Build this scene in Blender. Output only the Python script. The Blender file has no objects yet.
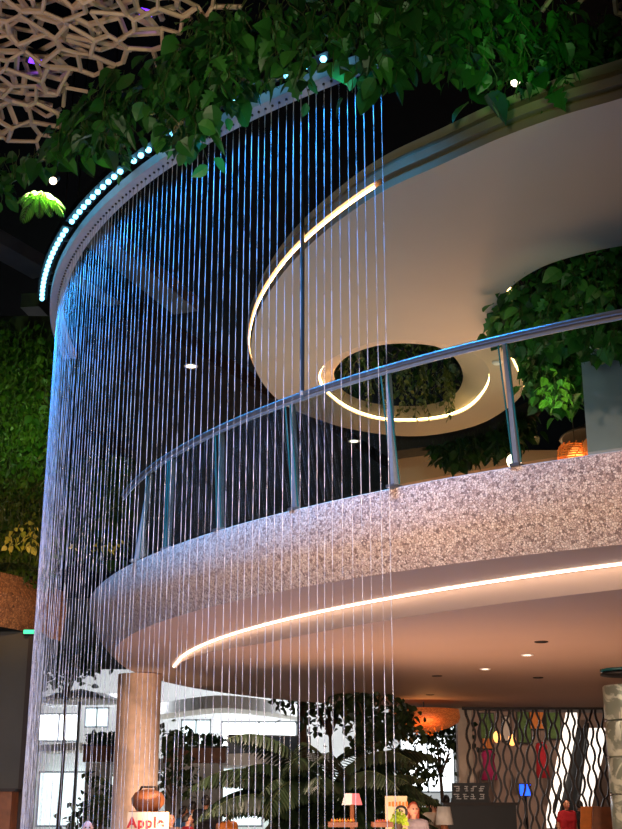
import bpy, bmesh, math, random
import numpy as np
from mathutils import Vector, Matrix
from mathutils.geometry import delaunay_2d_cdt
random.seed(7); rng = np.random.default_rng(7)
scene = bpy.context.scene
COL = scene.collection
PI = math.pi
EYE = 1.6
# ------------------------------------------------------------------ camera and measuring helpers
FPX = 1200.0
PITCH = math.atan((799 - 414.5) / FPX)
CF = np.array([0, math.cos(PITCH), math.sin(PITCH)])
CU = np.array([0, -math.sin(PITCH), math.cos(PITCH)])
CR = np.array([1.0, 0, 0])
def ray(u, v): return CF + (u - 311) / FPX * CR + (414.5 - v) / FPX * CU
def at(u, v, H):
    d = ray(u, v); p = d * (H / d[2]); return np.array([p[0], p[1], p[2] + EYE])
def aty(u, v, y):
    d = ray(u, v); p = d * (y / d[1]); return np.array([p[0], p[1], p[2] + EYE])
def fit(pts, H):
    Q = np.array([at(u, v, H) for u, v in pts])[:, :2]
    A = np.c_[2 * Q, np.ones(len(Q))]; b = (Q ** 2).sum(1)
    s = np.linalg.lstsq(A, b, rcond=None)[0]; c = s[:2]
    return c, math.sqrt(s[2] + c @ c)
def spline(pts, n=6, closed=False):
    P = [np.array(p, float) for p in pts]; out = []
    m = len(P)
    for i in range(m if closed else m - 1):
        g = (lambda k: P[k % m]) if closed else (lambda k: P[min(max(k, 0), m - 1)])
        a, b, c, d = g(i - 1), g(i), g(i + 1), g(i + 2)
        for k in range(n):
            t = k / n
            out.append(.5 * (2*b + (c-a)*t + (2*a-5*b+4*c-d)*t*t + (3*b-a-3*c+d)*t**3))
    if not closed: out.append(P[-1])
    return out
cam_d = bpy.data.cameras.new('camera'); cam = bpy.data.objects.new('camera', cam_d); COL.objects.link(cam)
cam.location = (0, 0, EYE); cam.rotation_euler = (PI/2 + PITCH, 0, 0)
cam_d.sensor_fit = 'HORIZONTAL'; cam_d.sensor_width = 36; cam_d.lens = 36 * FPX / 622
cam_d.clip_end = 300
scene.camera = cam
scene.view_settings.view_transform = 'Standard'; scene.view_settings.look = 'None'
scene.view_settings.exposure = 0.0; scene.view_settings.gamma = 1.0
scene.view_settings.use_curve_mapping = False
scene.cycles.use_denoising = True
scene.cycles.max_bounces = 8; scene.cycles.transparent_max_bounces = 48
scene.cycles.sample_clamp_indirect = 4.0
# ------------------------------------------------------------------ materials
def lin(c):
    return tuple(((x/255)/12.92 if x/255 <= .04045 else ((x/255+.055)/1.055)**2.4) for x in c) + (1,)
def newmat(name):
    m = bpy.data.materials.new(name); m.use_nodes = True
    nt = m.node_tree; return m, nt, nt.nodes['Principled BSDF']
def mat(name, c, rough=.6, metal=0, noise=.12, scale=8, spec=.5, bump=0):
    m, nt, b = newmat(name)
    b.inputs['Roughness'].default_value = rough; b.inputs['Metallic'].default_value = metal
    b.inputs['Specular IOR Level'].default_value = spec
    L = lin(c)
    n = nt.nodes.new('ShaderNodeTexNoise'); n.inputs['Scale'].default_value = scale; n.inputs['Detail'].default_value = 4
    tc = nt.nodes.new('ShaderNodeTexCoord'); nt.links.new(tc.outputs['Object'], n.inputs['Vector'])
    r = nt.nodes.new('ShaderNodeValToRGB')
    r.color_ramp.elements[0].color = tuple(x*(1-noise) for x in L[:3]) + (1,)
    r.color_ramp.elements[1].color = tuple(min(1, x*(1+noise)) for x in L[:3]) + (1,)
    r.color_ramp.elements[0].position = .3; r.color_ramp.elements[1].position = .7
    nt.links.new(n.outputs['Fac'], r.inputs['Fac']); nt.links.new(r.outputs['Color'], b.inputs['Base Color'])
    if bump:
        bp = nt.nodes.new('ShaderNodeBump'); bp.inputs['Strength'].default_value = bump
        nt.links.new(n.outputs['Fac'], bp.inputs['Height']); nt.links.new(bp.outputs['Normal'], b.inputs['Normal'])
    return m
def glow(name, c, s):
    m, nt, b = newmat(name)
    b.inputs['Base Color'].default_value = lin(c)
    b.inputs['Emission Color'].default_value = lin(c); b.inputs['Emission Strength'].default_value = s
    return m
def leafmat(name, cols, rough=.45, trans=.25):
    m, nt, b = newmat(name)
    g = nt.nodes.new('ShaderNodeNewGeometry'); r = nt.nodes.new('ShaderNodeValToRGB')
    el = r.color_ramp.elements
    while len(el) < len(cols): el.new(.5)
    for i, c in enumerate(cols):
        el[i].position = i / (len(cols) - 1); el[i].color = lin(c)
    nt.links.new(g.outputs['Random Per Island'], r.inputs['Fac'])
    nt.links.new(r.outputs['Color'], b.inputs['Base Color'])
    b.inputs['Roughness'].default_value = rough
    tr = nt.nodes.new('ShaderNodeBsdfTranslucent'); nt.links.new(r.outputs['Color'], tr.inputs['Color'])
    mx = nt.nodes.new('ShaderNodeMixShader'); mx.inputs['Fac'].default_value = trans
    nt.links.new(b.outputs[0], mx.inputs[1]); nt.links.new(tr.outputs[0], mx.inputs[2])
    nt.links.new(mx.outputs[0], nt.nodes['Material Output'].inputs['Surface'])
    return m
def mosaicmat(name, cols, joint, scale=26):
    m, nt, b = newmat(name)
    tc = nt.nodes.new('ShaderNodeTexCoord')
    v = nt.nodes.new('ShaderNodeTexVoronoi'); v.inputs['Scale'].default_value = scale
    nt.links.new(tc.outputs['Object'], v.inputs['Vector'])
    r = nt.nodes.new('ShaderNodeValToRGB'); el = r.color_ramp.elements
    while len(el) < len(cols): el.new(.5)
    for i, c in enumerate(cols):
        el[i].position = i / (len(cols) - 1); el[i].color = lin(c)
    sp = nt.nodes.new('ShaderNodeSeparateColor'); nt.links.new(v.outputs['Color'], sp.inputs['Color'])
    nt.links.new(sp.outputs[0], r.inputs['Fac'])
    v2 = nt.nodes.new('ShaderNodeTexVoronoi'); v2.feature = 'DISTANCE_TO_EDGE'; v2.inputs['Scale'].default_value = scale
    nt.links.new(tc.outputs['Object'], v2.inputs['Vector'])
    r2 = nt.nodes.new('ShaderNodeValToRGB'); r2.color_ramp.elements[0].position = .02; r2.color_ramp.elements[1].position = .09
    nt.links.new(v2.outputs['Distance'], r2.inputs['Fac'])
    mx = nt.nodes.new('ShaderNodeMixRGB'); mx.inputs[1].default_value = lin(joint)
    nt.links.new(r2.outputs['Color'], mx.inputs['Fac']); nt.links.new(r.outputs['Color'], mx.inputs[2])
    nt.links.new(mx.outputs['Color'], b.inputs['Base Color'])
    bp = nt.nodes.new('ShaderNodeBump'); bp.inputs['Strength'].default_value = .5; bp.inputs['Distance'].default_value = .02
    nt.links.new(r2.outputs['Color'], bp.inputs['Height']); nt.links.new(bp.outputs['Normal'], b.inputs['Normal'])
    b.inputs['Roughness'].default_value = .6
    return m
def glassmat(name, tint, refl=.3, body=0.0, bodycol=(200,210,215)):
    m, nt, b = newmat(name)
    t = nt.nodes.new('ShaderNodeBsdfTransparent'); t.inputs['Color'].default_value = lin(tint)
    g = nt.nodes.new('ShaderNodeBsdfGlossy'); g.inputs['Roughness'].default_value = .03
    lw = nt.nodes.new('ShaderNodeFresnel'); lw.inputs['IOR'].default_value = 1.45
    mx = nt.nodes.new('ShaderNodeMixShader')
    mu = nt.nodes.new('ShaderNodeMath'); mu.operation = 'MULTIPLY'; mu.inputs[1].default_value = refl; nt.links.new(lw.outputs[0], mu.inputs[0])
    nt.links.new(mu.outputs[0], mx.inputs['Fac']); nt.links.new(t.outputs[0], mx.inputs[1]); nt.links.new(g.outputs[0], mx.inputs[2])
    nt.links.new(mx.outputs[0], nt.nodes['Material Output'].inputs['Surface'])
    return m
def watermat(name):
    m, nt, b = newmat(name)
    tc = nt.nodes.new('ShaderNodeTexCoord'); mp = nt.nodes.new('ShaderNodeMapping'); mp.inputs['Scale'].default_value = (9, 9, 2.6)
    n = nt.nodes.new('ShaderNodeTexNoise'); n.inputs['Scale'].default_value = 1.6; n.inputs['Detail'].default_value = 3
    nt.links.new(tc.outputs['Object'], mp.inputs['Vector']); nt.links.new(mp.outputs[0], n.inputs['Vector'])
    r = nt.nodes.new('ShaderNodeValToRGB'); r.color_ramp.elements[0].position = .36; r.color_ramp.elements[1].position = .66
    r.color_ramp.elements[0].color = (.1,)*3 + (1,); r.color_ramp.elements[1].color = (.78,)*3 + (1,)
    nt.links.new(n.outputs['Fac'], r.inputs['Fac'])
    d = nt.nodes.new('ShaderNodeBsdfDiffuse'); d.inputs['Color'].default_value = (.9, .93, .97, 1)
    t2 = nt.nodes.new('ShaderNodeBsdfTranslucent'); t2.inputs['Color'].default_value = (.9, .93, .97, 1)
    g = nt.nodes.new('ShaderNodeBsdfGlossy'); g.inputs['Roughness'].default_value = .25
    a = nt.nodes.new('ShaderNodeMixShader'); a.inputs['Fac'].default_value = .5
    nt.links.new(d.outputs[0], a.inputs[1]); nt.links.new(t2.outputs[0], a.inputs[2])
    c = nt.nodes.new('ShaderNodeMixShader'); c.inputs['Fac'].default_value = .25
    nt.links.new(a.outputs[0], c.inputs[1]); nt.links.new(g.outputs[0], c.inputs[2])
    t = nt.nodes.new('ShaderNodeBsdfTransparent')
    mx = nt.nodes.new('ShaderNodeMixShader')
    nt.links.new(r.outputs['Color'], mx.inputs['Fac']); nt.links.new(t.outputs[0], mx.inputs[1]); nt.links.new(c.outputs[0], mx.inputs[2])
    nt.links.new(mx.outputs[0], nt.nodes['Material Output'].inputs['Surface'])
    return m
M = dict(
    mosaic=mosaicmat('mosaic', [(120,98,90),(196,170,156),(214,192,176),(228,212,198),(170,142,128)], (104,82,74), 44),
    mosaicbrownlit=mosaicmat('mosaic_brown_lit', [(120,80,52),(160,112,74),(186,138,96)], (74,48,32), 26),  # same stone as the balcony, brown light put into its chip colours
    soffit=mat('soffit_plaster', (178,152,136), .7, noise=.03, scale=.6),
    plaster=mat('plaster', (186,168,146), .75, noise=.05, scale=.5),
    concrete=mat('concrete', (172,188,202), .7, noise=.08, scale=3, bump=.05),
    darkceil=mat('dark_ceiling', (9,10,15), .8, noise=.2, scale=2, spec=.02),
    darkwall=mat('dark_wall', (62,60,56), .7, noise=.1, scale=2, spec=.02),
    gallery=mat('gallery_soffit', (34,31,30), .8, noise=.2, scale=2, spec=.02),
    display=mat('display_wall', (150,122,106), .7, noise=.15, scale=2),
    railpanel=mat('rail_panel', (96,112,130), .3, noise=.3, scale=3),
    duct=mat('duct', (72,70,72), .6, noise=.15, scale=3),
    black=mat('black', (18,18,20), .5),
    steel=mat('steel', (140,143,148), .32, metal=.85, noise=.05, scale=20),
    brushed=mat('brushed', (150,158,170), .4, metal=.6, noise=.06, scale=20),
    bronze=mat('bronze', (150,125,100), .45, metal=.3, noise=.06, scale=6),
    railmetal=mat('rail_metal', (178,176,184), .5, noise=.06, scale=10),
    timber=mat('lattice_wood', (196,164,142), .65, noise=.12, scale=6),
    column=mat('tan_stone', (226,194,170), .65, noise=.14, scale=9, bump=.08),
    wood=mat('wood', (132,78,44), .5, noise=.25, scale=6),
    darkwood=mat('dark_wood', (38,25,18), .55, noise=.2, scale=8),
    beige=mat('beige_board', (226,200,160), .7, noise=.05),
    white=mat('white_paint', (232,232,230), .6, noise=.03),
    cream=mat('cream', (215,196,176), .6, noise=.06),
    red=mat('red', (190,26,30), .6, noise=.05), redcloth=mat('red_cloth', (170,24,34), .85, noise=.15),
    magenta=mat('magenta', (160,24,80), .8, noise=.12), orange=mat('orange', (222,126,48), .7, noise=.1),
    pink=mat('pink', (226,120,130), .7), yellow=mat('yellow', (232,190,60), .6, noise=.1),
    lime=mat('lime', (160,190,40), .6, noise=.12), greenpanel=mat('green_panel', (86,112,50), .7, noise=.3, scale=9),
    bluecloth=mat('blue_cloth', (70,120,170), .85, noise=.1), greycloth=mat('grey_cloth', (150,142,150), .85, noise=.1),
    blackcloth=mat('black_cloth', (26,25,30), .85, noise=.1), browncloth=mat('brown_cloth', (110,84,74), .85), whitecloth=mat('white_cloth', (215,212,205), .85),
    jeans=mat('jeans', (44,54,78), .85, noise=.1),
    skin=mat('skin', (214,160,132), .55, noise=.06), skin2=mat('tan_skin', (178,122,92), .55, noise=.06),
    hairdark=mat('dark_hair', (28,22,20), .5, noise=.2, scale=30), hairred=mat('auburn_hair', (150,66,44), .5, noise=.2, scale=30), hairgrey=mat('grey_hair', (170,160,150), .5, noise=.15, scale=30),
    trunk=mat('bark', (110,82,60), .85, noise=.3, scale=12, bump=.3), stem=mat('stem', (62,74,34), .7),
    pot=mat('pot', (90,70,56), .7, noise=.1), floor=mat('floor_stone', (176,158,140), .35, noise=.1, scale=1.2),
    sash=mat('sash', (120,128,132), .5),
    leaf=leafmat('leaf_broad', [(14,44,18),(34,92,30),(24,72,24),(58,120,40),(30,80,36)]),
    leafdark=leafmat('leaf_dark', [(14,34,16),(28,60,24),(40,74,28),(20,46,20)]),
    leafvine=leafmat('leaf_vine', [(60,80,30),(96,104,44),(42,64,26),(120,116,56)]),
    leaffern=leafmat('leaf_fern', [(60,130,30),(110,170,50),(84,150,40)]),
    leafwall=leafmat('leaf_wall', [(30,60,18),(60,90,24),(84,104,36),(40,76,24)]),
    leafyellowlit=leafmat('leaf_yellow_lit', [(190,190,60),(220,210,110),(150,170,40)]),  # yellow light on the leaves is put into their colour
    palmleaf=leafmat('leaf_palm', [(16,28,14),(28,44,24),(48,66,40)], trans=.15),
    leaftree=leafmat('leaf_tree', [(34,52,26),(60,80,42),(24,40,20),(80,96,56)], trans=.2),
    glass=glassmat('balustrade_glass', (224,234,232)), glassedge=mat('glass_edge', (30,92,96), .2),
    water=watermat('falling_water'),
    oculusled=glow('oculus_led', (255,206,140), 34), warmled=glow('warm_led', (255,206,140), 14), whiteled=glow('white_led', (255,232,206), 10), lamp=glow('lamp_glow', (255,235,205), 6),
    blueled=glow('blue_led', (120,215,255), 5), purpleled=glow('purple_led', (110,50,255), 3), bluescreen=glow('blue_screen', (30,80,255), 3),
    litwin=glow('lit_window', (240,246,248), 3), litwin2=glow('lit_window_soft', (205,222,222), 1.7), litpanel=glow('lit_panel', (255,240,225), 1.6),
    hotlamp=glow('hot_lamp', (255,170,90), 2.2), greensign=glow('green_sign', (60,220,160), 1.5),
)
# ------------------------------------------------------------------ mesh builder
class MB:
    def __init__(s): s.v = []; s.f = []; s.n = 0
    def add(s, vs, fs):
        vs = np.asarray(vs, float).reshape(-1, 3); o = s.n
        s.v.append(vs); s.n += len(vs)
        s.f.extend([tuple(i + o for i in f) for f in fs]); return s
    def box(s, c, d, rz=0, taper=1):
        x, y, z = [k/2 for k in d]
        p = np.array([(-x,-y,-z),(x,-y,-z),(x,y,-z),(-x,y,-z),(-x*taper,-y*taper,z),(x*taper,-y*taper,z),(x*taper,y*taper,z),(-x*taper,y*taper,z)])
        cs, sn = math.cos(rz), math.sin(rz)
        p = np.c_[p[:,0]*cs - p[:,1]*sn, p[:,0]*sn + p[:,1]*cs, p[:,2]] + np.asarray(c, float)
        return s.add(p, [(0,3,2,1),(4,5,6,7),(0,1,5,4),(1,2,6,5),(2,3,7,6),(3,0,4,7)])
    def loft(s, rings, closed=True, caps=False):
        n = len(rings[0]); vs = np.concatenate([np.asarray(r, float) for r in rings]); fs = []
        for i in range(len(rings) - 1):
            for j in range(n if closed else n - 1):
                a, b = i*n + j, i*n + (j+1) % n
                fs.append((a, b, b + n, a + n))
        if caps: fs += [tuple(range(n))[::-1], tuple(range((len(rings)-1)*n, len(rings)*n))]
        return s.add(vs, fs)
    def tube(s, pts, r, n=6, closed=False, flat=1):
        P = [np.asarray(p, float) for p in pts]; m = len(P); rings = []
        rs = r if hasattr(r, '__len__') else [r]*m
        for i in range(m):
            a = P[(i-1) % m] if (closed or i > 0) else P[0]
            b = P[(i+1) % m] if (closed or i < m-1) else P[-1]
            t = b - a; t /= np.linalg.norm(t) + 1e-12
            up = np.array([0,0,1.]) if abs(t[2]) < .95 else np.array([0,1.,0])
            x = np.cross(t, up); x /= np.linalg.norm(x); y = np.cross(x, t)
            rings.append([P[i] + rs[i]*(math.cos(k*2*PI/n)*x + flat*math.sin(k*2*PI/n)*y) for k in range(n)])
        if closed: rings.append(rings[0])
        return s.loft(rings, True, not closed)
    def lathe(s, prof, c, n=24, caps=True):
        rings = [[(c[0] + r*math.cos(k*2*PI/n), c[1] + r*math.sin(k*2*PI/n), c[2] + z) for k in range(n)] for r, z in prof]
        return s.loft(rings, True, caps)
    def ball(s, c, r, n=12):
        r = r if hasattr(r, '__len__') else (r, r, r)
        prof = [(math.sin(PI*i/n), -math.cos(PI*i/n)) for i in range(n + 1)]
        rings = [[(c[0] + r[0]*max(a, 1e-4)*math.cos(k*2*PI/n), c[1] + r[1]*max(a, 1e-4)*math.sin(k*2*PI/n), c[2] + r[2]*b) for k in range(n)] for a, b in prof]
        return s.loft(rings, True, True)
    def fill(s, outer, holes=(), z=None):
        bm = bmesh.new(); loops = [outer] + list(holes)
        for L in loops:
            vs = [bm.verts.new((p[0], p[1], p[2] if z is None else z)) for p in L]
            for i in range(len(vs)): bm.edges.new((vs[i], vs[(i+1) % len(vs)]))
        bmesh.ops.triangle_fill(bm, edges=bm.edges[:], use_beauty=True, use_dissolve=False)
        bm.verts.index_update()
        s.add([v.co[:] for v in bm.verts], [tuple(v.index for v in f.verts) for f in bm.faces]); bm.free(); return s
    def slab(s, outer, z0, z1, holes=()):
        s.fill(outer, holes, z0); s.fill(outer, holes, z1)
        for L in [outer] + list(holes):
            s.loft([[(p[0], p[1], z0) for p in L], [(p[0], p[1], z1) for p in L]])
        return s
    def build(s, name, m, parent=None, smooth=False):
        me = bpy.data.meshes.new(name)
        me.from_pydata(np.concatenate(s.v).tolist(), [], s.f); me.materials.append(M[m] if isinstance(m, str) else m)
        bm = bmesh.new(); bm.from_mesh(me); bmesh.ops.recalc_face_normals(bm, faces=bm.faces); bm.to_mesh(me); bm.free()
        if smooth: me.shade_smooth()
        o = bpy.data.objects.new(name, me); COL.objects.link(o)
        if parent is not None:
            o.parent = parent; o.matrix_parent_inverse = Matrix.Translation(-Vector(parent.location))
        return o
def tag(o, label, cat, group=None, kind=None):
    o['label'] = label; o['category'] = cat
    if group: o['group'] = group
    if kind: o['kind'] = kind
    return o
def thing(name, label, cat, loc, group=None, kind=None):
    o = bpy.data.objects.new(name, None); COL.objects.link(o); o.location = [float(k) for k in loc]; o.empty_display_size = .2
    return tag(o, label, cat, group, kind)
def struct(o): o['kind'] = 'structure'; return o
def copy_tree(o, loc=None, label=None, parent=None, inv=None):
    c = o.copy(); COL.objects.link(c)
    if parent is not None: c.parent = parent
    if loc is not None: c.location = [float(k) for k in loc]
    if label: c['label'] = label
    for ch in [x for x in bpy.data.objects if x.parent == o]: copy_tree(ch, parent=c)
    return c
def circ(c, r, z, n=180, a0=0, a1=2*PI, closed=True):
    m = n if closed else n + 1
    return [(c[0] + r*math.cos(a0 + (a1-a0)*k/n), c[1] + r*math.sin(a0 + (a1-a0)*k/n), z) for k in range(m)]
def light(name, kind, loc, power, color=(255,230,200), size=.3, aim=None, spot=60, blend=.6, sy=None, spread=None):
    d = bpy.data.lights.new(name, kind); d.energy = power; d.color = lin(color)[:3]
    if kind == 'AREA':
        d.size = size
        if sy: d.shape = 'RECTANGLE'; d.size_y = sy
        if spread: d.spread = math.radians(spread)
    else: d.shadow_soft_size = size
    if kind == 'SPOT': d.spot_size = math.radians(spot); d.spot_blend = blend
    o = bpy.data.objects.new(name, d); COL.objects.link(o); o.location = [float(k) for k in loc]
    if aim is not None:
        o.rotation_euler = (Vector([float(k) for k in aim]) - o.location).to_track_quat('-Z', 'Y').to_euler()
    return o
# ------------------------------------------------------------------ leaves
def leaf_tmpl(kind='oval'):
    prof = {'oval': [(0,.02),(.12,.26),(.35,.40),(.62,.36),(.85,.18),(1,.01)],
            'heart': [(0,.05),(.06,.36),(.3,.46),(.6,.34),(.84,.14),(1,.01)],
            'narrow': [(0,.02),(.15,.10),(.4,.15),(.7,.11),(.9,.05),(1,.005)],
            'lobed': [(0,.04),(.1,.3),(.22,.42),(.3,.22),(.45,.4),(.55,.2),(.7,.28),(.82,.1),(1,.01)]}[kind]
    v, f = [], []
    for i, (t, w) in enumerate(prof):
        z = -.22*t*t
        v += [(-w, t, z + w*.28), (0, t, z), (w, t, z + w*.28)]
        if i: a = 3*(i-1); f += [(a, a+1, a+4, a+3), (a+1, a+2, a+5, a+4)]
    return np.array(v), f
LEAF = {k: leaf_tmpl(k) for k in ('oval', 'heart', 'narrow', 'lobed')}
def add_leaf(mb, p, d, size, kind='oval', up=None, wid=1):
    V, F = LEAF[kind]
    y = np.asarray(d, float); y = y/np.linalg.norm(y)
    up = rng.normal(size=3)*.5 + np.array([0,-.5,.8]) if up is None else np.asarray(up, float)
    x = np.cross(y, up); x /= np.linalg.norm(x) + 1e-9; z = np.cross(x, y)
    mb.add(p + size*(V[:, :1]*x*wid + V[:, 1:2]*y + V[:, 2:]*z), F)
def hang(mb, smb, top, zlow, size, step, kinds=('oval','heart'), spreadxy=.1, sway=.04, stem=.004):
    """one trailing shoot with leaves, from top down to zlow"""
    p = np.array(top, float); pts = [p.copy()]
    L = p[2] - zlow
    if L < .03: L = .03
    n = max(1, int(L/step)); ph = rng.uniform(0, 6.28)
    for i in range(n):
        p = p + np.array([rng.normal()*sway*.4, rng.normal()*sway*.4, -L/n]); pts.append(p.copy())
        az = ph + i*2.4 + rng.normal()*.4
        d = np.array([math.cos(az), math.sin(az), -rng.uniform(.3, 1.6)])
        add_leaf(mb, p + np.array([math.cos(az), math.sin(az), 0])*spreadxy*rng.uniform(0, .6), d, size*rng.uniform(.65, 1.25), kinds[rng.integers(len(kinds))], wid=rng.uniform(.75, 1.05))
    if smb is not None: smb.tube(pts, stem, 3)

# ================================================================== SETTING
fl = MB(); fl.box((0, 35, -.1), (90, 90, .2)); struct(fl.build('floor', 'floor'))
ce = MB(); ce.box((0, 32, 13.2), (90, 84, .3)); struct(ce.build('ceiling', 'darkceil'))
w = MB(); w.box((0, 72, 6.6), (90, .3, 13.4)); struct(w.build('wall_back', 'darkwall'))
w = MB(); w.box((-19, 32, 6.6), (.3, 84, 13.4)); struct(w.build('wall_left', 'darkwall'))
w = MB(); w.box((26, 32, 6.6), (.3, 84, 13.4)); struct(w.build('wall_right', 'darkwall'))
# dark roof beams and ducts seen through the water
def beam(p, q, t, h, name='ceiling_beam', m='duct'):
    b = MB(); p, q = np.array(p), np.array(q); d = q - p; L = np.linalg.norm(d[:2]); a = math.atan2(d[1], d[0])
    b.box((p+q)/2, (L, t, h), a); return struct(b.build(name, m))
beam(at(90,228,9.6), at(186,306,9.6), .55, .3); beam(at(60,262,9.8), at(184,342,9.8), .35, .3)
beam(at(-30,228,9.2), at(44,270,9.2), .5, .25); beam(at(30,300,9.8), at(58,330,9.8), .4, .3)
# gallery soffit beyond the water
g = MB()
poly = [at(u, v, 7.6) for u, v in [(60,330),(140,318),(260,392),(330,430),(392,472),(392,520),(60,520)]]
g.slab([(p[0], p[1], 0) for p in poly], 9.2, 9.5); struct(g.build('ceiling_gallery', 'gallery'))
# ================================================================== BALCONY (curved mezzanine)
HT, HB = 2.95, 2.15
ct, rt = fit([(88,600),(100,585),(130,565),(160,552),(214,532),(292,511),(390,488),(513,467),(622,452)], HT)
BOT = [(118,656),(150,630),(200,608),(300,585),(400,572),(500,558),(622,545),(130,668),(150,679),(200,690),(300,701)]
cb, rb = fit(BOT, HB)
zt, zb = HT + EYE, HB + EYE
bal = bpy.data.objects.new('balcony_slab', None); COL.objects.link(bal); bal.location = (ct[0], ct[1], zb); struct(bal)
f = MB(); rings = []
for t, bulge in ((0,0),(.12,.035),(.3,.07),(.5,.09),(.7,.08),(.88,.04),(1,0)):
    c = ct*(1-t) + cb*t; r = rt*(1-t) + rb*t + bulge
    rings.append(circ(c, r, zt*(1-t) + zb*t, 220))
f.loft(rings); fa = f.build('fascia', 'mosaic', bal, True)
f = MB(); f.loft([circ(ct, rt, zt, 220), circ(ct, rt - .03, zt + .015, 220), circ(ct, rt - .32, zt + .015, 220), circ(ct, rt - .32, zt - .12, 220)]); f.build('coping', 'cream', bal)
f = MB(); f.fill(circ(ct, rt - .3, zt - .1, 120)); f.build('deck', 'floor', bal)
# soffit with a crescent cove
ca, ra = fit([(175,662),(185,655),(200,648),(250,630),(300,615),(400,597),(500,582),(622,564)], HB)
cbb, rbb = fit([(176,668),(188,664),(205,660),(250,650),(300,640),(400,623),(500,613),(622,604)], HB)
def arc_u(c, r, us, near=True):
    out = []
    for u in us:
        # intersect the vertical plane of column u with the circle in plan
        d = ray(u, 620 if True else 0); k = d[0]/d[1]
        A = k*k + 1; B = -2*(k*c[0] + c[1]); Cc = c @ c - r*r
        D = max(0, B*B - 4*A*Cc); y = (-B - math.sqrt(D))/(2*A); out.append((k*y, y, zb))
    return out
US = np.linspace(176, 690, 70)
def far_u(c, r, u):
    d = ray(u, 620); k = d[0]/d[1]; A = k*k + 1; B = -2*(k*c[0] + c[1]); Cc = c @ c - r*r
    y = (-B + math.sqrt(max(0, B*B - 4*A*Cc)))/(2*A); return (k*y, y, zb)
Aarc = arc_u(ca, ra, US); Farc = [far_u(cb, rb - .25, u) for u in US]
DROP = [.045 + .19*min(1, max(0, (u - 176)/90))**.7 for u in US]
f = MB(); f.fill(circ(cb, rb, zb, 220)); f.build('soffit', 'soffit', bal)
f = MB(); near = [(p[0], p[1], p[2] - h) for p, h in zip(Aarc, DROP)]
f.loft([[(p[0], p[1], p[2] - .001) for p in Aarc], near], False)
f.build('riser', 'soffit', bal)
f = MB(); f.loft([near] + [[(p[0]*(1-t)+q[0]*t, p[1]*(1-t)+q[1]*t, p[2]*(1-t) + (q[2]-.006)*t) for p, q in zip(near, Farc)] for t in (.5, 1)], False)
f.build('lower_soffit', 'soffit', bal)
def soffit_z(x, y):
    u = 311 + FPX*x/y; i = int(np.clip((u - 176)/(690-176)*69, 0, 69)); t = (y - Aarc[i][1])/(Farc[i][1] - Aarc[i][1]); return zb - DROP[i]*(1 - t) - .006*t
st = MB(); st.tube([(p[0], p[1] - .13, p[2] - .014) for p in Aarc], .012, 6)
tag(st.build('cove_light_strip', 'whiteled'), 'long curved warm white light strip recessed in the balcony underside', 'light strip')
# lights of the cove itself
# downlights in the soffit
def downlight(u, v, H, lit, label, r=.07, grp='small downlights in the balcony underside'):
    p = at(u, v, H)
    if H < 3:
        p = at(u, v, H - .12); p[2] = soffit_z(p[0], p[1]) - .001
    t = thing('downlight', label, 'downlight', p, grp)
    MB().lathe([(r, 0), (r*1.3, 0), (r*1.3, -.012), (r, -.012)], p, 16, False).build('trim_ring', 'white' if lit else 'darkwood', t)
    MB().lathe([(r*.95, -.004), (.001, -.003)], p, 16).build('lens', 'lamp' if lit else 'black', t)
    return t
for u, v, lit, lb in [(485,667,1,'lit round downlight, deeper of the two bright ones in the balcony underside'), (527,651,1,'lit round downlight, nearer of the two bright ones in the balcony underside'),
                      (541,636,0,'unlit dark downlight nearest the curved light strip in the balcony underside'), (437,675,0,'unlit downlight above the woven orange lampshade, on the balcony underside'),
                      (538,677,0,'unlit downlight near the wavy screen, on the balcony underside'), (430,697,0,'unlit downlight almost at the far edge of the balcony underside')]:
    downlight(u, v, HB - .001, lit, lb)
# balustrade
HR = 4.2
ch, rh = fit([(128,490),(140,477),(160,460),(217,430),(292,400),(390,367),(510,333),(622,314)], HR)
def ang(c, p): return math.atan2(p[1]-c[1], p[0]-c[0])
post_px = [(132,562),(163,551),(216,532),(292,511),(391,488),(515,467),(664,446)]
posts = [at(u, v, HT) for u, v in post_px]
bst = thing('glass_balustrade', 'curved glass balustrade with steel posts and handrail along the balcony', 'balustrade', (posts[4][0], posts[4][1], zt))
def hr_pt(p, off=0, z=HR + EYE):
    a = ang(ch, p); return np.array([ch[0] + (rh - off)*math.cos(a), ch[1] + (rh - off)*math.sin(a), z])
a0, a1 = ang(ch, at(127,492,HR)), ang(ch, at(740,298,HR))
if a0 < 0: a0 += 2*PI
if a1 < 0: a1 += 2*PI
for_rail = [(ch[0] + rh*math.cos(a), ch[1] + rh*math.sin(a), HR + EYE) for a in np.linspace(a0 - .02, a1, 90)]
MB().tube(for_rail, .042, 10, flat=.75).build('handrail', 'steel', bst, True)
MB().tube([(x, y, z - .05) for x, y, z in for_rail], .02, 6).build('glass_clamp_rail', 'brushed', bst, True)
base = []
for p in posts:
    q = hr_pt(p); d = q - np.array([p[0], p[1], q[2]])
    b = np.array([p[0], p[1], zt]); base.append((b, q)); a = ang(ch, p)
    m = MB()
    rad = np.array([math.cos(a), math.sin(a), 0]); tan = np.array([-math.sin(a), math.cos(a), 0])
    rr = []
    for k, ww in ((0,.055),(.05,.042),(.9,.034),(1,.026)):
        c = b + (q - b)*k - rad*.05
        if k == 1: c[2] -= .05
        rr.append([c - rad*ww - tan*.022, c + rad*ww*.6 - tan*.022, c + rad*ww*.6 + tan*.022, c - rad*ww + tan*.022])
    m.loft(rr, True, True); m.build('post', 'brushed', bst)
    MB().box(b - rad*.05 + np.array([0,0,.022]), (.14, .1, .03), a).build('base_plate', 'steel', bst)
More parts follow.
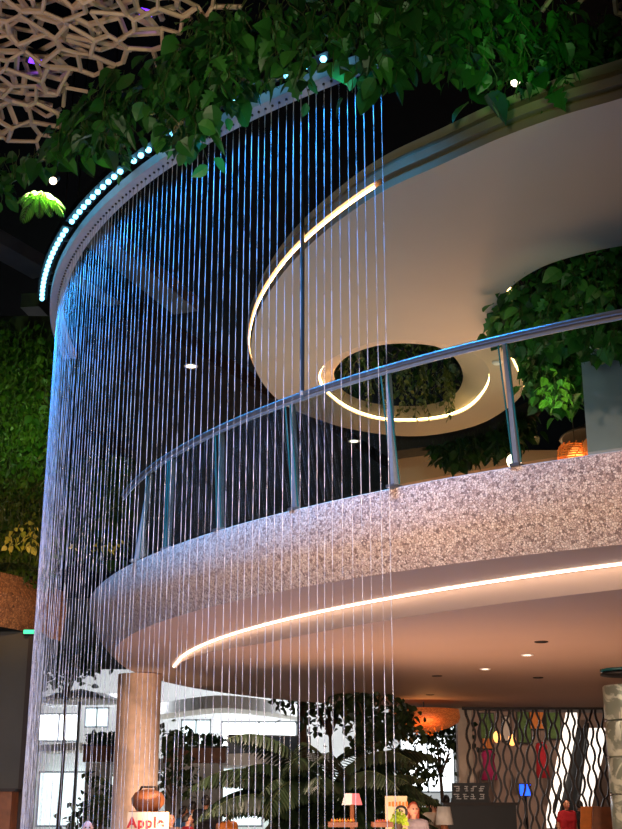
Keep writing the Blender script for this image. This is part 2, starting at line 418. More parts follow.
for i in range(len(base) - 1):
    (b0, q0), (b1, q1) = base[i], base[i+1]
    lo, hi, lo2, hi2 = [], [], [], []
    for t in np.linspace(.03, .97, 9):
        b = b0*(1-t) + b1*t; a = ang(ct, b); r = rt - .06
        bb = np.array([ct[0] + r*math.cos(a), ct[1] + r*math.sin(a), zt + .05]); qq = hr_pt(bb, .0, HR + EYE - .07)
        n = np.array([math.cos(a), math.sin(a), 0])*.008
        lo.append(bb + n); lo2.append(bb - n); hi.append(qq + n); hi2.append(qq - n)
    m = MB(); m.loft([lo, hi], False); m.loft([lo2, hi2], False); pane = m.build('glass_pane', 'glass', bst, True)
    for e in (0, -1): MB().tube([lo[e], hi[e]], .009, 4).build('pane_edge', 'glassedge', pane)
# ================================================================== UPPER DISC WITH OCULUS
HD = 6.0
out_px = [(700,72),(622,98),(560,116),(500,138),(440,165),(385,190),(340,220),(300,254),(275,284),(258,314),(251,345),(255,368),(268,390),(290,408),(320,420),(350,429),(400,436),(440,434),(480,424),(508,408),(522,394),(523,384),(514,365),(505,345),(500,322),(501,302),(512,286),(540,268),(575,256),(622,246),(700,238)]
O = [at(u, v, HD) for u, v in spline(out_px, 5)]
O2 = [(p[0], p[1]) for p in O] + [(9.5, O[-1][1]), (9.5, O[0][1])]
hole_px = [(318,376),(325,392),(345,408),(370,418),(400,422),(440,419),(470,408),(488,388),(490,372),(479,357),(452,346),(420,340),(380,341),(350,350),(328,361)]
open_px = [(334,376),(345,392),(368,402),(400,406),(432,404),(455,394),(463,378),(458,362),(444,350),(420,343),(382,344),(352,354),(339,364)]
disc = bpy.data.objects.new('ceiling_disc', None); COL.objects.link(disc); disc.location = [float(k) for k in at(402,380,HD)]; disc.location.z = HD + EYE; struct(disc)
zd = HD + EYE
def resample(L, n):
    L = [np.array(p) for p in L]; L.append(L[0]); d = np.r_[0, np.cumsum([np.linalg.norm(L[i+1]-L[i]) for i in range(len(L)-1)])]
    return [tuple(np.interp(q, d, [p[k] for p in L]) for k in range(3)) for q in np.linspace(0, d[-1], n, endpoint=False)]
H1 = resample([at(u, v, HD) for u, v in spline(hole_px, 6, True)], 72)
H2 = resample([at(u, v, HD + .4) for u, v in spline(open_px, 6, True)], 72)
hc = np.mean(np.array(H1), 0)[:2]; h2c = np.mean(np.array(H2), 0)[:2]
f = MB(); f.fill([(p[0], p[1], zd) for p in O2], [H1], zd); f.build('soffit', 'plaster', disc)
def outset(L, d):
    out = []; n = len(L)
    for i in range(n):
        a, b = np.array(L[max(i-1,0)][:2]), np.array(L[min(i+1,n-1)][:2]); t = b - a; t /= np.linalg.norm(t) + 1e-9
        out.append((L[i][0] + t[1]*d*sgn, L[i][1] - t[0]*d*sgn, 0))
    return out
sgn = -1
rim = O[:len(spline(out_px[:20], 5))]
def ringz(d, z): return [(p[0], p[1], z) for p in outset(rim, d)]
f = MB(); f.loft([ringz(0, zd), ringz(.02, zd + .07), ringz(-.03, zd + .075), ringz(-.03, zd + .12)], False)
f.loft([ringz(.05, zd + .12), ringz(.07, zd + .2), ringz(.0, zd + .3)], False); f.loft([ringz(-.03, zd + .12), ringz(.05, zd + .12)], False)
f.build('rim', 'bronze', disc)
f = MB(); f.fill([(p[0], p[1], 0) for p in O2], [H2], zd + .4)
f.loft([[(p[0], p[1], zd) for p in O2[len(rim)-1:]], [(p[0], p[1], zd + .4) for p in O2[len(rim)-1:]]], False)
f.build('slab_top', 'plaster', disc)
f = MB(); f.loft([H1, [(p[0]*.5+q[0]*.5 , p[1]*.5+q[1]*.5, zd + .17) for p, q in zip(H1, H2)], H2]); f.build('oculus_cone', 'plaster', disc, True)
i0 = [i for i, p in enumerate(rim)]
led = ringz(.012, zd + .095)[26:60]
tag(MB().tube(led, .016, 6).build('disc_edge_light_strip', 'warmled'), 'warm light strip along the outer rim of the white ceiling disc', 'light strip')
tag(MB().tube([(p[0]*.985+hc[0]*.015, p[1]*.985+hc[1]*.015, zd + .03) for p in H1], .014, 6, True).build('oculus_light_strip', 'oculusled'), 'round warm light strip around the plant filled ceiling opening', 'light strip')
# ================================================================== RAIN CURTAIN
RH = 7.0
rc, rr_ = fit([(55,300),(75,258),(100,225),(130,190),(160,168),(200,140),(250,112),(300,93),(340,80)], RH)
zr = RH + EYE
aL = ang(rc, at(52,304,RH)) ; aR = ang(rc, at(392,66,RH))
if aL < 0: aL += 2*PI
if aR < 0: aR += 2*PI
aEnd = aL - .24
rail = thing('rain_curtain_rail', 'curved grey perforated rail holding the blue lit water strands', 'rail', (rc[0] + rr_*math.cos(aL), rc[1] + rr_*math.sin(aL), zr))
def rp(a, dr, dz): return np.array([rc[0] + (rr_+dr)*math.cos(a), rc[1] + (rr_+dr)*math.sin(a), zr + dz])
AS = np.linspace(aEnd, aR, 100)
m = MB(); m.loft([[rp(a, dr, dz) for dr, dz in ((-.09,0),(.09,0),(.09,.1),(-.09,.1))] for a in AS], True, True); m.build('channel', 'railmetal', rail)
m = MB(); m.loft([[rp(a, dr, dz) for dr, dz in ((.09,-.02),(.115,-.02),(.115,.1),(.09,.1))] for a in AS], True, True); m.build('lip', 'railmetal', rail)
for a in np.linspace(aL + .05, aR - .05, 6):
    MB().tube([rp(a, 0, .1), rp(a, 0, 13.05 - zr)], .012, 6).build('hanger_rod', 'black', rail)
arc_len = rr_*abs(aR - aEnd); ROWS = (0,)
m, noz = MB(), MB(); cnt = 0
for k, dr in enumerate(ROWS):
    step = .096; n = int(arc_len/step)
    for i in range(n):
        a = aEnd + (aR - aEnd)*(i + .25 + k/2)/n
        p = rp(a, dr, 0); noz.tube([p + (0,0,.004), p - (0,0,.018)], .014, 6)
        z = zr - .01; pts, rad = [], []
        x, y = p[0] + rng.normal()*.004, p[1] + rng.normal()*.004
        tx, ty = rng.normal()*.012, rng.normal()*.012
        while z > .02:
            pts.append((x + tx*(zr - z)/zr, y + ty*(zr - z)/zr, z)); rad.append(rng.uniform(.0025, .0047))
            z -= rng.uniform(.12, .34)
        pts.append((x + tx, y + ty, .0)); rad.append(.004)
        m.tube(pts, rad, 4); cnt += 1
noz = noz.build('nozzle', 'black', rail); noz['kind'] = 'stuff'
tag(m.build('rain_curtain', 'water', None, True), 'curtain of thin falling water strands lit blue near its top', 'water curtain', None, 'stuff')
# blue LED flood bars above the rail
bars = [(44,70,'lowest blue white LED bar at the end of the curved rail'), (73,126,'longest blue white LED bar above the curved rail'), (133,180,'blue white LED bar just before the leaves cover the rail'),
        (186,246,'blue LED bar half covered by the hanging leaves'), (250,296,'blue LED bar mostly hidden among the leaves over the rail'), (300,352,'blue LED bar highest on the rail, almost hidden by leaves')]
def rail_a(u):
    best = min(AS, key=lambda a: abs(pu(rp(a, .3, .12)) - u)); return best
def pu(p):
    q = np.array([p[0], p[1], p[2] - EYE]); return 311 + FPX*(q @ CR)/(q @ CF)
AS2 = np.linspace(aL - .08, aR, 600)
for (u0, u1, lb) in bars:
    b0 = min(AS2, key=lambda a: abs(pu(rp(a, .2, .16)) - u0)); b1 = min(AS2, key=lambda a: abs(pu(rp(a, .2, .16)) - u1))
    t = thing('led_flood_bar', lb, 'LED bar', rp((b0+b1)/2, .2, .1), 'LED bars along the curved rail')
    m = MB(); aa = np.linspace(b0, b1, 12)
    m.loft([[rp(a, dr, dz) for dr, dz in ((.16,.12),(.30,.12),(.30,.22),(.16,.22))] for a in aa], True, True); m.build('housing', 'black', t)
    n = max(5, int(rr_*abs(b1-b0)/.145))
    if u0 > 180: n = 3
    for i in range(n):
        a = b0 + (b1-b0)*(i+.5)/n; p = rp(a, .235, .1)
        MB().ball(p, (.036,.036,.036), 8).build('lens', 'blueled', t, True)
    for q in np.linspace(0, 1, 2):
        a = b0 + (b1-b0)*(.2 + .6*q)
        MB().box(rp(a, .12, .17), (.1, .03, .03), a).build('bracket', 'steel', t)
for q, a in enumerate(np.linspace(aL - .04, aR - .03, 17)):
    for (c, pw, sp, tilt) in (((28,112,255), 900, 36, 3.2), ((36,160,255), 310, 112, 1.3)):
        L = light('led_flood_lamp', 'SPOT', rp(a, .30, -.06), pw, c, .03, aim=rp(a, .24, -tilt), spot=sp, blend=.9)
# ================================================================== LATTICE CANOPY
HL = 7.25; zl = HL + EYE
edge_px = [(-160,190),(-80,168),(0,152),(22,150),(40,140),(58,124),(76,104),(88,86),(110,70),(138,60),(166,44),(188,24),(214,8),(245,-6),(300,-22),(400,-34),(500,-22),(560,2),(600,15),(640,15),(720,18),(800,30)]
edge_u = spline(edge_px, 4)
E3 = [at(u, v, HL) for u, v in edge_u]
poly = [(p[0], p[1]) for p in E3] + [(E3[-1][0] + .3, 5.2), (E3[0][0] - .3, 5.2)]
def inside(x, y, P):
    c = False; j = len(P) - 1
    for i in range(len(P)):
        if (P[i][1] > y) != (P[j][1] > y) and x < (P[j][0]-P[i][0])*(y-P[i][1])/(P[j][1]-P[i][1]) + P[i][0]: c = not c
        j = i
    return c
lat = thing('lattice_canopy', 'pale branching timber lattice canopy hanging in the upper corner', 'lattice', (E3[30][0], E3[30][1] - 1, zl))
def lattice_layer(z, spacing, r, seed, jit=.42):
    rg = np.random.default_rng(seed); pts = []
    xs = np.arange(-8, 9, spacing); ys = np.arange(4.6, 15, spacing)
    for i, x in enumerate(xs):
        for j, y in enumerate(ys):
            pts.append((x + (j % 2)*spacing*.5 + rg.normal()*spacing*jit*.6, y + rg.normal()*spacing*jit*.6))
    vs, es, fs, *_ = delaunay_2d_cdt([Vector(p) for p in pts], [], [], 0, 1e-6)
    cen, adj = [], {}
    for k, t in enumerate(fs):
        a, b, c = [vs[i] for i in t[:3]]
        d = 2*(a.x*(b.y-c.y) + b.x*(c.y-a.y) + c.x*(a.y-b.y))
        if abs(d) < 1e-6: d = 1e-6
        g = (a + b + c)/3
        ux = ((a.x**2+a.y**2)*(b.y-c.y) + (b.x**2+b.y**2)*(c.y-a.y) + (c.x**2+c.y**2)*(a.y-b.y))/d
        uy = ((a.x**2+a.y**2)*(c.x-b.x) + (b.x**2+b.y**2)*(a.x-c.x) + (c.x**2+c.y**2)*(b.x-a.x))/d
        if (ux-g.x)**2 + (uy-g.y)**2 > spacing**2: ux, uy = g.x, g.y
        cen.append((ux*.8 + g.x*.2, uy*.8 + g.y*.2, z + rg.normal()*.035))
        for i in range(3):
            e = tuple(sorted((t[i], t[(i+1) % 3]))); adj.setdefault(e, []).append(k)
    m = MB()
    for e, ks in adj.items():
        if len(ks) == 2:
            p, q = cen[ks[0]], cen[ks[1]]
            ip, iq = inside(p[0], p[1], poly), inside(q[0], q[1], poly)
            if (ip or iq) and (ip and iq or rg.random() < .55) and (p[0]-q[0])**2 + (p[1]-q[1])**2 > .004:
                m.tube([p, q], r*rg.uniform(.8, 1.2), 5)
    return m
lattice_layer(zl, .34, .024, 3).build('lower_lattice', 'timber', lat)
lattice_layer(zl + .22, .34, .028, 5).build('middle_lattice', 'timber', lat)
lattice_layer(zl + .5, .3, .03, 9).build('upper_lattice', 'timber', lat)
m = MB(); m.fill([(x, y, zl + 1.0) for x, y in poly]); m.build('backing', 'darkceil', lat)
for u, v, lb in ((147,9,'small violet lamp above the lattice at the picture top'), (36,57,'larger violet lamp glowing inside the pale lattice')):
    p = at(u, v, HL + .38)
    t = thing('violet_lamp', lb, 'lamp', p, 'violet lamps above the lattice')
    MB().box(p, (.2, .14, .1), .4).build('housing', 'black', t); MB().box(p + (0, -.02, -.06), (.13, .1, .02), .4).build('lens', 'purpleled', t)
    light('violet_glow', 'POINT', p + (0, .05, -.1), .3, (120,60,255), .05)
# ================================================================== OVERHEAD FOLIAGE
low_px = [(-160,262),(-80,250),(0,228),(12,200),(30,190),(60,184),(80,176),(98,162),(110,184),(126,166),(150,148),(172,154),(190,178),(198,160),(206,142),(226,116),(250,98),(264,108),(280,95),(297,124),(305,102),(320,80),(340,74),(355,104),(368,112),(385,108),(396,92),(410,82),(430,84),(450,110),(462,98),(486,116),(500,116),(512,94),(530,112),(550,126),(566,116),(580,94),(604,116),(640,108),(720,120),(800,130)]
lu = np.array([p[0] for p in low_px]); lv = np.array([p[1] for p in low_px])
eu = np.array([p[0] for p in edge_u]); ev = np.array([p[1] for p in edge_u])
fo, sm = MB(), MB()
for i in range(430):
    u = rng.uniform(-120, 760); vt = np.interp(u, eu, ev)
    e = at(u, vt, HL); dy = rng.uniform(-.06, .5)
    zl_ = aty(u, np.interp(u, lu, lv), e[1] + dy)[2]
    d = np.array([e[0]*(1 + dy/e[1]), e[1] + dy, zl + rng.uniform(-.12, .1)])
    frac = 1 if rng.random() < .45 else rng.uniform(.35, .95)
    big = rng.random() < .35
    hang(fo, sm, d, d[2] - max(.1, d[2] - zl_ - .25)*frac, rng.uniform(.21,.29) if big else rng.uniform(.12, .19), .13 if big else .085, ('oval','heart') if rng.random() < .75 else ('lobed','narrow'), .22, .1)
ov = thing('hanging_foliage', 'dense broad green leaves hanging along the lattice edge overhead', 'foliage', (E3[40][0], E3[40][1], zl), None, 'stuff')
fo.build('leaves', 'leaf', ov); sm.build('stems', 'stem', ov)
# lit fern by its spotlight
def frond(mb, smb, p, d, L, n=14, droop=.6, wid=.32, kind='narrow'):
    p = np.array(p, float); d = np.array(d, float); d /= np.linalg.norm(d); pts = [p.copy()]
    for i in range(n):
        d = d + np.array([0, 0, -droop/n]); d /= np.linalg.norm(d); p = p + d*L/n; pts.append(p.copy())
        s = np.cross(d, (0,0,1)); s /= np.linalg.norm(s) + 1e-9
        w = wid*L*math.sin(PI*(.12 + .86*i/n))
        for k in (-1, 1): add_leaf(mb, p, s*k + d*.5 + np.array([0,0,-.55]), w, kind, up=(rng.normal()*.1, rng.normal()*.1, 1))
    smb.tube(pts, .006, 4)
pf = at(38, 205, 6.1)
t = thing('lit_fern', 'bright green fern clump glowing under a spotlight below the foliage', 'fern', pf)
a, b = MB(), MB()
for k in range(11):
    az = k*2*PI/11; frond(a, b, pf + (0,0,.12), (math.cos(az), math.sin(az), .25), rng.uniform(.22,.42), 12, 1.5, .3)
a.build('fronds', 'leaffern', t); b.build('stems', 'stem', t)
light('fern_spot_lamp', 'SPOT', pf + (.06, -.22, .55), 1500, (225,255,170), .03, aim=pf + (.06,0,-.1), spot=44, blend=.8)
def spotlamp(p, aim, label, grp):
    t = thing('spotlight', label, 'spotlight', p, grp); p = np.array(p); d = np.array(aim) - p; d /= np.linalg.norm(d)
    MB().tube([p, p + d*.16], .045, 12).build('housing', 'black', t)
    MB().tube([p + d*.155, p + d*.172], .042, 12).build('lens', 'lamp', t)
    MB().tube([p, p + np.array([0,0,.25])], .01, 6).build('bracket', 'black', t)
spotlamp(at(56,178,6.75), at(56,178,6.75) + (0,-.6,-.5), 'small white spotlight beside the glowing green fern', 'spotlights among the hanging leaves')
spotlamp(at(516,80,6.4), at(516,80,6.4) + (-.15,-.6,-.5), 'small white spotlight among leaves in front of the ceiling disc', 'spotlights among the hanging leaves')
# ================================================================== OCULUS PLANTS
mass, sm = MB(), MB()
for i in range(150):
    a, r = rng.uniform(0, 2*PI), math.sqrt(rng.random())*1.5
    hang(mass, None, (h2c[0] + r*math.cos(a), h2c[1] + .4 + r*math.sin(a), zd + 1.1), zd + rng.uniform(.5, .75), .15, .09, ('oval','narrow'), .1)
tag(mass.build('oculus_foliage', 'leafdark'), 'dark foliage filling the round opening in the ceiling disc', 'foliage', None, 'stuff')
for k, (u, v0, v1, lb) in enumerate([(368,345,412,'thick trailing vine at the near side of the ceiling opening'),(345,352,392,'thin trailing vine closest to the glowing rim of the ceiling opening, farthest from the column'),
        (383,342,418,'long trailing vine beside the steel balustrade post inside the ceiling opening'),(404,344,424,'longest trailing vine just past the steel post in the ceiling opening'),(422,345,420,'bushy trailing vine in the middle of the ceiling opening'),
        (436,350,415,'trailing vine third from the column side of the ceiling opening'),(450,356,398,'short trailing vine second from the column side of the ceiling opening'),(446,360,420,'wispy vine hanging lowest over the glowing rim near the column side')]):
    p = aty(u, v0, h2c[1] + rng.uniform(-.2, .5)); p[2] = zd + .75; q = aty(u, v1, p[1])
    t = thing('trailing_vine', lb, 'vine', p, 'vines hanging through the ceiling opening')
    a, b = MB(), MB()
    for j in range(3): hang(a, b, p + rng.normal(size=3)*.05, q[2] + rng.uniform(0,.25), .085, .04, ('oval','narrow'), .05, .03)
    a.build('leaves', 'leafvine', t); b.build('stem', 'stem', t)
# ================================================================== MEZZANINE INTERIOR
pq = aty(302, 394, 12.3); t = thing('hanging_pole', 'slim black pole hanging between the water and the rim of the ceiling disc', 'pole', (pq[0], 12.3, 13.05))
MB().tube([pq, (pq[0], 12.3, 13.05)], .026, 8).build('shaft', 'black', t); MB().lathe([(.02,-.03),(.035,-.02),(.035,.02),(.028,.03)], pq, 14).build('end_cap', 'steel', t)
# foliage round the second opening
side, sm = MB(), MB()
ed = [(498,312),(505,298),(520,282),(545,268),(575,256),(610,248),(660,240),(720,238)]
for i in range(300):
    k = rng.uniform(0, 7); j = int(k); t = k - j; u = ed[j][0]*(1-t) + ed[j+1][0]*t; v = ed[j][1]*(1-t) + ed[j+1][1]*t
    p = at(u, v, HD); dy = rng.uniform(.05, .9); p = p*(1 + dy/p[1]); p[2] = zd + rng.uniform(-.05, .35)
    q = aty(u, np.interp(u, [490,520,560,622,720],[325,345,352,350,350]) + rng.uniform(-40, 8), p[1])
    hang(side, sm, p, min(q[2], p[2] - .15), rng.uniform(.14,.24), .1, ('oval','heart','lobed'), .15, .06)
for i in range(150):
    u = rng.uniform(524, 604); p = aty(u, 330, rng.uniform(15.4, 16.2)); lowv = np.interp(u, [520,540,556,570,588,604],[398,412,418,406,398,398])
    q = aty(u, lowv + rng.uniform(-60, 0), p[1]); hang(side, sm, (p[0], p[1], p[2]), q[2], rng.uniform(.14,.22), .11, ('oval','heart','lobed'), .15, .06)
ov = thing('opening_foliage', 'dense dark green leaves spilling from the second opening above the handrail', 'foliage', at(560,256,HD), None, 'stuff')
side.build('leaves', 'leaf', ov); sm.build('stems', 'stem', ov)
# trailing planter behind the oculus disc
tr, sm = MB(), MB()
for i in range(120):
    u = rng.uniform(432, 532); top = np.interp(u, [430,470,500,535],[440,432,422,405]); low = np.interp(u, [430,445,470,500,520,535],[452,470,462,455,448,432])
    p = aty(u, top, rng.uniform(20.6, 21.4)); q = aty(u, low - rng.uniform(0, 14), p[1]); hang(tr, sm, p, q[2], .24, .1, ('oval','narrow'), .15, .06)
ov = thing('hanging_trough_foliage', 'dark leafy shoots spilling over a curved ledge behind the ceiling disc', 'foliage', aty(480,432,21), None, 'stuff')
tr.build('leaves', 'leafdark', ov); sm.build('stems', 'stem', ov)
m = MB(); tp = [aty(u, v, 21) for u, v in ((396,447),(440,441),(480,432),(505,424),(540,408))]
m.loft([[p + (0,-.1,-.1), p + (0,.5,-.1), p + (0,.5,.2), p + (0,-.1,.2)] for p in tp], True, True); struct(m.build('trim_1', 'darkwall'))
zi = len(spline(out_px[:18], 5)) - 1; zj = len(spline(out_px[:26], 5))
L_ = [(p[0] + .02, p[1] + .02, zd + .03) for p in O[zi+18:zj+4]]
tag(MB().tube(L_, .014, 6).build('opening_light_strip', 'warmled'), 'short warm light strip on the rim beside the leafy second opening', 'light strip')
# light green sprig lit by a lamp
pl = aty(550, 372, 15.2); t = thing('lit_sprig', 'bright lit leaf sprig among the dark leaves behind the handrail', 'plant', pl)
a, b = MB(), MB()
for j in range(9): hang(a, b, pl + rng.normal(size=3)*.12, pl[2] - .45, .13, .06, ('oval','narrow'), .1, .05)
a.build('leaves', 'leaffern', t); b.build('stem', 'stem', t)
light('sprig_lamp', 'SPOT', pl + (-.2, -.9, -.9), 90, (245,255,200), .03, aim=pl - (0,0,.2), spot=45)
# concrete pillar
p = aty(590, 455, 14.3); m = MB(); ztp = aty(590, 316, 14.3)[2]
m.box((p[0] + .62, 14.4, (ztp + zt - .1)/2), (1.2, .5, ztp - zt + .1), -.25); struct(m.build('pillar_upper', 'concrete'))
# beige wall and ceiling behind
wp0, wp1 = aty(398, 480, 25), aty(700, 480, 25)
m = MB(); m.box(((wp0[0]+wp1[0])/2, 25.1, 6.6), (wp1[0]-wp0[0], .2, 4.4)); struct(m.build('wall_mezzanine', 'plaster'))
m = MB(); m.box((2.3, 24.7, 4.95 + .55), (1.7, .5, 2.1)); struct(m.build('partition_dark', 'darkwood'))
# dark dish pendant and woven lamps
pp = aty(603, 436, 18)
t = thing('dish_pendant', 'large dark dish shaped pendant beside the concrete pillar', 'pendant lamp', pp + (0,0,.9))
MB().lathe([(.02,.22),(.12,.2),(.4,.12),(.66,0),(.68,-.03),(.62,-.02),(.3,.06),(.02,.1)], pp, 28).build('shade', 'darkwood', t, True); MB().tube([pp + (0,0,.2), pp + (0,0,1.3)], .012, 6).build('cord', 'black', t)
def woven(p, r, label, grp, cord):
    t = thing('woven_pendant', label, 'pendant lamp', p + np.array([0,0,cord]), grp); m = MB()
    for k in range(9):
        z = -.45 + k*.1; q = math.sqrt(max(.05, 1 - (z*1.4)**2)); m.tube(circ(p, r*q, p[2] + z*r*1.3, 20), .012, 4, True)
    for k in range(12):
        a = k*PI/6; m.tube([p + np.array([r*math.sqrt(max(.05, 1-(z*1.4)**2))*math.cos(a + z), r*math.sqrt(max(.05,1-(z*1.4)**2))*math.sin(a + z), z*r*1.3]) for z in np.linspace(-.5,.5,7)], .01, 4)
    m.build('shade', 'orange', t); MB().ball(p, r*.45, 10).build('bulb', 'hotlamp', t, True); MB().tube([p + (0,0,.3*r), p + np.array([0,0,cord])], .008, 5).build('cord', 'black', t)
    light('woven_glow', 'POINT', p - (0, r*.9, .05), 14, (255,170,100), .1)
woven(aty(575,455,17.2), .26, 'woven glowing pendant lamp just above the balcony edge', 'woven pendants by the pillar', 1.6)
woven(aty(596,446,16.2), .17, 'smaller woven glowing pendant half hidden by the concrete pillar', 'woven pendants by the pillar', 1.4)
pg = aty(514, 461, 17); t = thing('globe_lamp', 'small white globe lamp behind the slim balustrade post', 'lamp', (pg[0], pg[1], zt - .1))
MB().ball(pg, .11, 12).build('globe', 'lamp', t, True); MB().tube([(pg[0], pg[1], zt - .1), pg - (0,0,.1)], .02, 8).build('stem', 'black', t)
# smoke detector disc on ceiling disc
p = at(497, 362, HD); t = thing('ceiling_speaker', 'small round white ceiling fitting beside the oculus', 'ceiling fitting', p)
MB().lathe([(.07,0),(.07,-.02),(.05,-.035),(.001,-.035)], p, 18).build('cover', 'white', t); MB().lathe([(.075,0),(.085,0),(.085,-.008),(.075,-.008)], p, 18, False).build('ring', 'cream', t)
for u, v, H, lb in ((191,366,7.59,'single bright downlight on the dark gallery ceiling beyond the water'), (354,441,7.59,'bright downlight seen low between the water and balustrade post')):
    downlight(u, v, H, 1, lb, .1, None)
# ================================================================== LEFT SIDE
# living wall
def living(name, label, us, vt, vb, y, n, size, mt, kinds):
    mb_, s_ = MB(), MB()
    for i in range(n):
        u = rng.uniform(*us); v = rng.uniform(vt, vb - 30); p = aty(u, v, y + rng.uniform(-.3, .3)); q = aty(u, min(vb, v + rng.uniform(25, 80)), p[1])
        hang(mb_, s_, p, q[2], size*rng.uniform(.7, 1.3), size*.5, kinds, .12, .05, .006)
    t = thing(name, label, 'foliage', aty((us[0]+us[1])/2, vb, y), None, 'stuff'); mb_.build('leaves', mt, t); s_.build('stems', 'stem', t)
living('living_wall', 'tall wall of hanging greenery lit green beside the water', (-50,52), 318, 585, 22, 620, .14, 'leafwall', ('narrow','oval'))
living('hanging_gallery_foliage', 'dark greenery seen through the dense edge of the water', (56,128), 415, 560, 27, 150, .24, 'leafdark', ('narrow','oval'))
m = MB(); a, b = aty(-70, 600, 22.7), aty(52, 600, 22.7); zlo, zhi = aty(0, 600, 22.7)[2], aty(0, 316, 22.7)[2]
m.box(((a[0]+b[0])/2, 22.8, (zlo+zhi)/2), (b[0]-a[0], .2, zhi-zlo)); struct(m.build('wall_planted', 'darkwall'))
# curved planter ledge
pc = aty(-60, 600, 28)[:2]; m = MB(); pts = spline([aty(-70,572,20.5), aty(0,572,21.2), aty(48,571,22.6), aty(66,570,23.4)], 6)
z0, z1 = aty(0,626,21.2)[2], aty(0,572,21.2)[2]
m.loft([[(p[0],p[1]-.0,z1), (p[0]+.08,p[1]-.12,z0*.4+z1*.6), (p[0],p[1]+.0,z0), (p[0]-.1,p[1]+.5,z0+.1), (p[0]-.1,p[1]+.5,z1)] for p in pts], True, True)
tag(m.build('planter_ledge', 'mosaicbrownlit', None), 'brown lit mosaic planter ledge under the green living wall', 'planter')
for u, v, lb in ((14,560,'dark palm leaf clump resting on the brown lit mosaic ledge'),):
    p = aty(u, 566, 21.6); t = thing('ledge_palm', lb, 'palm', p); a, b = MB(), MB()
    for k in range(10): az = rng.uniform(0, 2*PI); frond(a, b, p, (math.cos(az), math.sin(az)-.3, .55), rng.uniform(.5,.85), 10, 1.3, .3)
    a.build('fronds', 'palmleaf', t); b.build('stems', 'stem', t)
a, b = MB(), MB(); p0 = aty(24, 528, 21.3)
for j in range(14): hang(a, b, p0 + rng.normal(size=3)*(.16,.05,.1), p0[2] - .35, .12, .07, ('narrow','oval'), .1, .05)
t = thing('yellow_lit_sprig', 'pale yellow lit sprig low on the green living wall', 'plant', p0); a.build('leaves', 'leafyellowlit', t); b.build('stem', 'stem', t)
a, b = MB(), MB(); p0 = aty(102, 540, 25.5)
for j in range(10): hang(a, b, p0 + rng.normal(size=3)*(.2,.05,.05), p0[2] - .2, .13, .07, ('narrow','oval'), .1, .05)
t = thing('hanging_sprig', 'pale lit leaf sprig above the ledge, seen through the water', 'plant', p0); a.build('leaves', 'leafyellowlit', t); b.build('stem', 'stem', t)
# dark portal wall under the ledge
e0 = aty(36, 630, 21.6); m = MB(); zz = z0
m.box((e0[0] - 3, 22.2, zz/2), (6, .5, zz)); struct(m.build('wall_portal', mat('portal', (74,72,64), .6, noise=.1, scale=1.5)))
m = MB(); m.box((e0[0] - .08, 21.86, zz/2 - .02), (.16, .18, zz - .04)); struct(m.build('trim_2', 'darkwood'))
p = aty(30, 632, 21.7); t = thing('exit_sign', 'tiny green lit exit sign under the brown lit ledge', 'sign', p - (0,0,.1))
MB().box(p, (.26, .05, .1)).build('housing', 'black', t); MB().box(p - (0,.03,0), (.22, .012, .07)).build('face', 'greensign', t)
pb = aty(4, 790, 21.5); t = thing('timber_stand', 'brown timber stand at the foot of the dark portal wall', 'stand', (pb[0], 21.5, 0))
MB().box((pb[0]-.2, 21.5, .86), (.8, .5, 1.72)).build('body', 'wood', t); MB().box((pb[0]-.2, 21.5, 1.745), (.9, .56, .05)).build('top', 'darkwood', t)
# ================================================================== GROUND FLOOR
# tan column
cp = aty(140, 676, 22); m = MB()
m.lathe([(.44, 0), (.44, .1), (.39, .12), (.39, zb - .02)], (cp[0], 22, 0), 28); struct(m.build('column_tan', 'column', None, True))
# drum column with steel bands (marble look)
m_, nt, b = newmat('veined_marble'); tcn = nt.nodes.new('ShaderNodeTexCoord'); nz = nt.nodes.new('ShaderNodeTexNoise'); nz.inputs['Scale'].default_value = 2.2; nz.inputs['Detail'].default_value = 8; nz.inputs['Distortion'].default_value = 1.5
rp_ = nt.nodes.new('ShaderNodeValToRGB'); rp_.color_ramp.elements[0].position = .47; rp_.color_ramp.elements[0].color = lin((120,132,120)); rp_.color_ramp.elements[1].position = .53; rp_.color_ramp.elements[1].color = lin((182,192,178))
nt.links.new(tcn.outputs['Object'], nz.inputs['Vector']); nt.links.new(nz.outputs['Fac'], rp_.inputs['Fac']); nt.links.new(rp_.outputs['Color'], b.inputs['Base Color']); b.inputs['Roughness'].default_value = .3
M['marble'] = m_
mc = aty(606, 665, 19.4); mx = mc[0] + .42
t = bpy.data.objects.new('column_marble', None); COL.objects.link(t); t.location = (mx, 19.8, 0); struct(t)
for k in range(6):
    za, zb_ = k*.56, min(k*.56 + .545, zb - .25)
    MB().lathe([(.38, za), (.4, za + .015), (.4, zb_ - .015), (.38, zb_)], (mx, 19.8, 0), 28).build('drum', 'marble', t, True)
    if k:
        for q in range(6):
            aq = q*PI/3 + .1; MB().ball((mx + .405*math.cos(aq), 19.8 + .405*math.sin(aq), za - .008), .03, 8).build('bolt', 'steel', t, True)
for k in range(4):
    zz = zb - .25 + k*.062; MB().lathe([(.38, zz), (.42, zz + .01), (.42, zz + .045), (.38, zz + .055)], (mx, 19.8, 0), 28).build('dark_band', 'glassedge' if k % 2 else 'black', t, True)
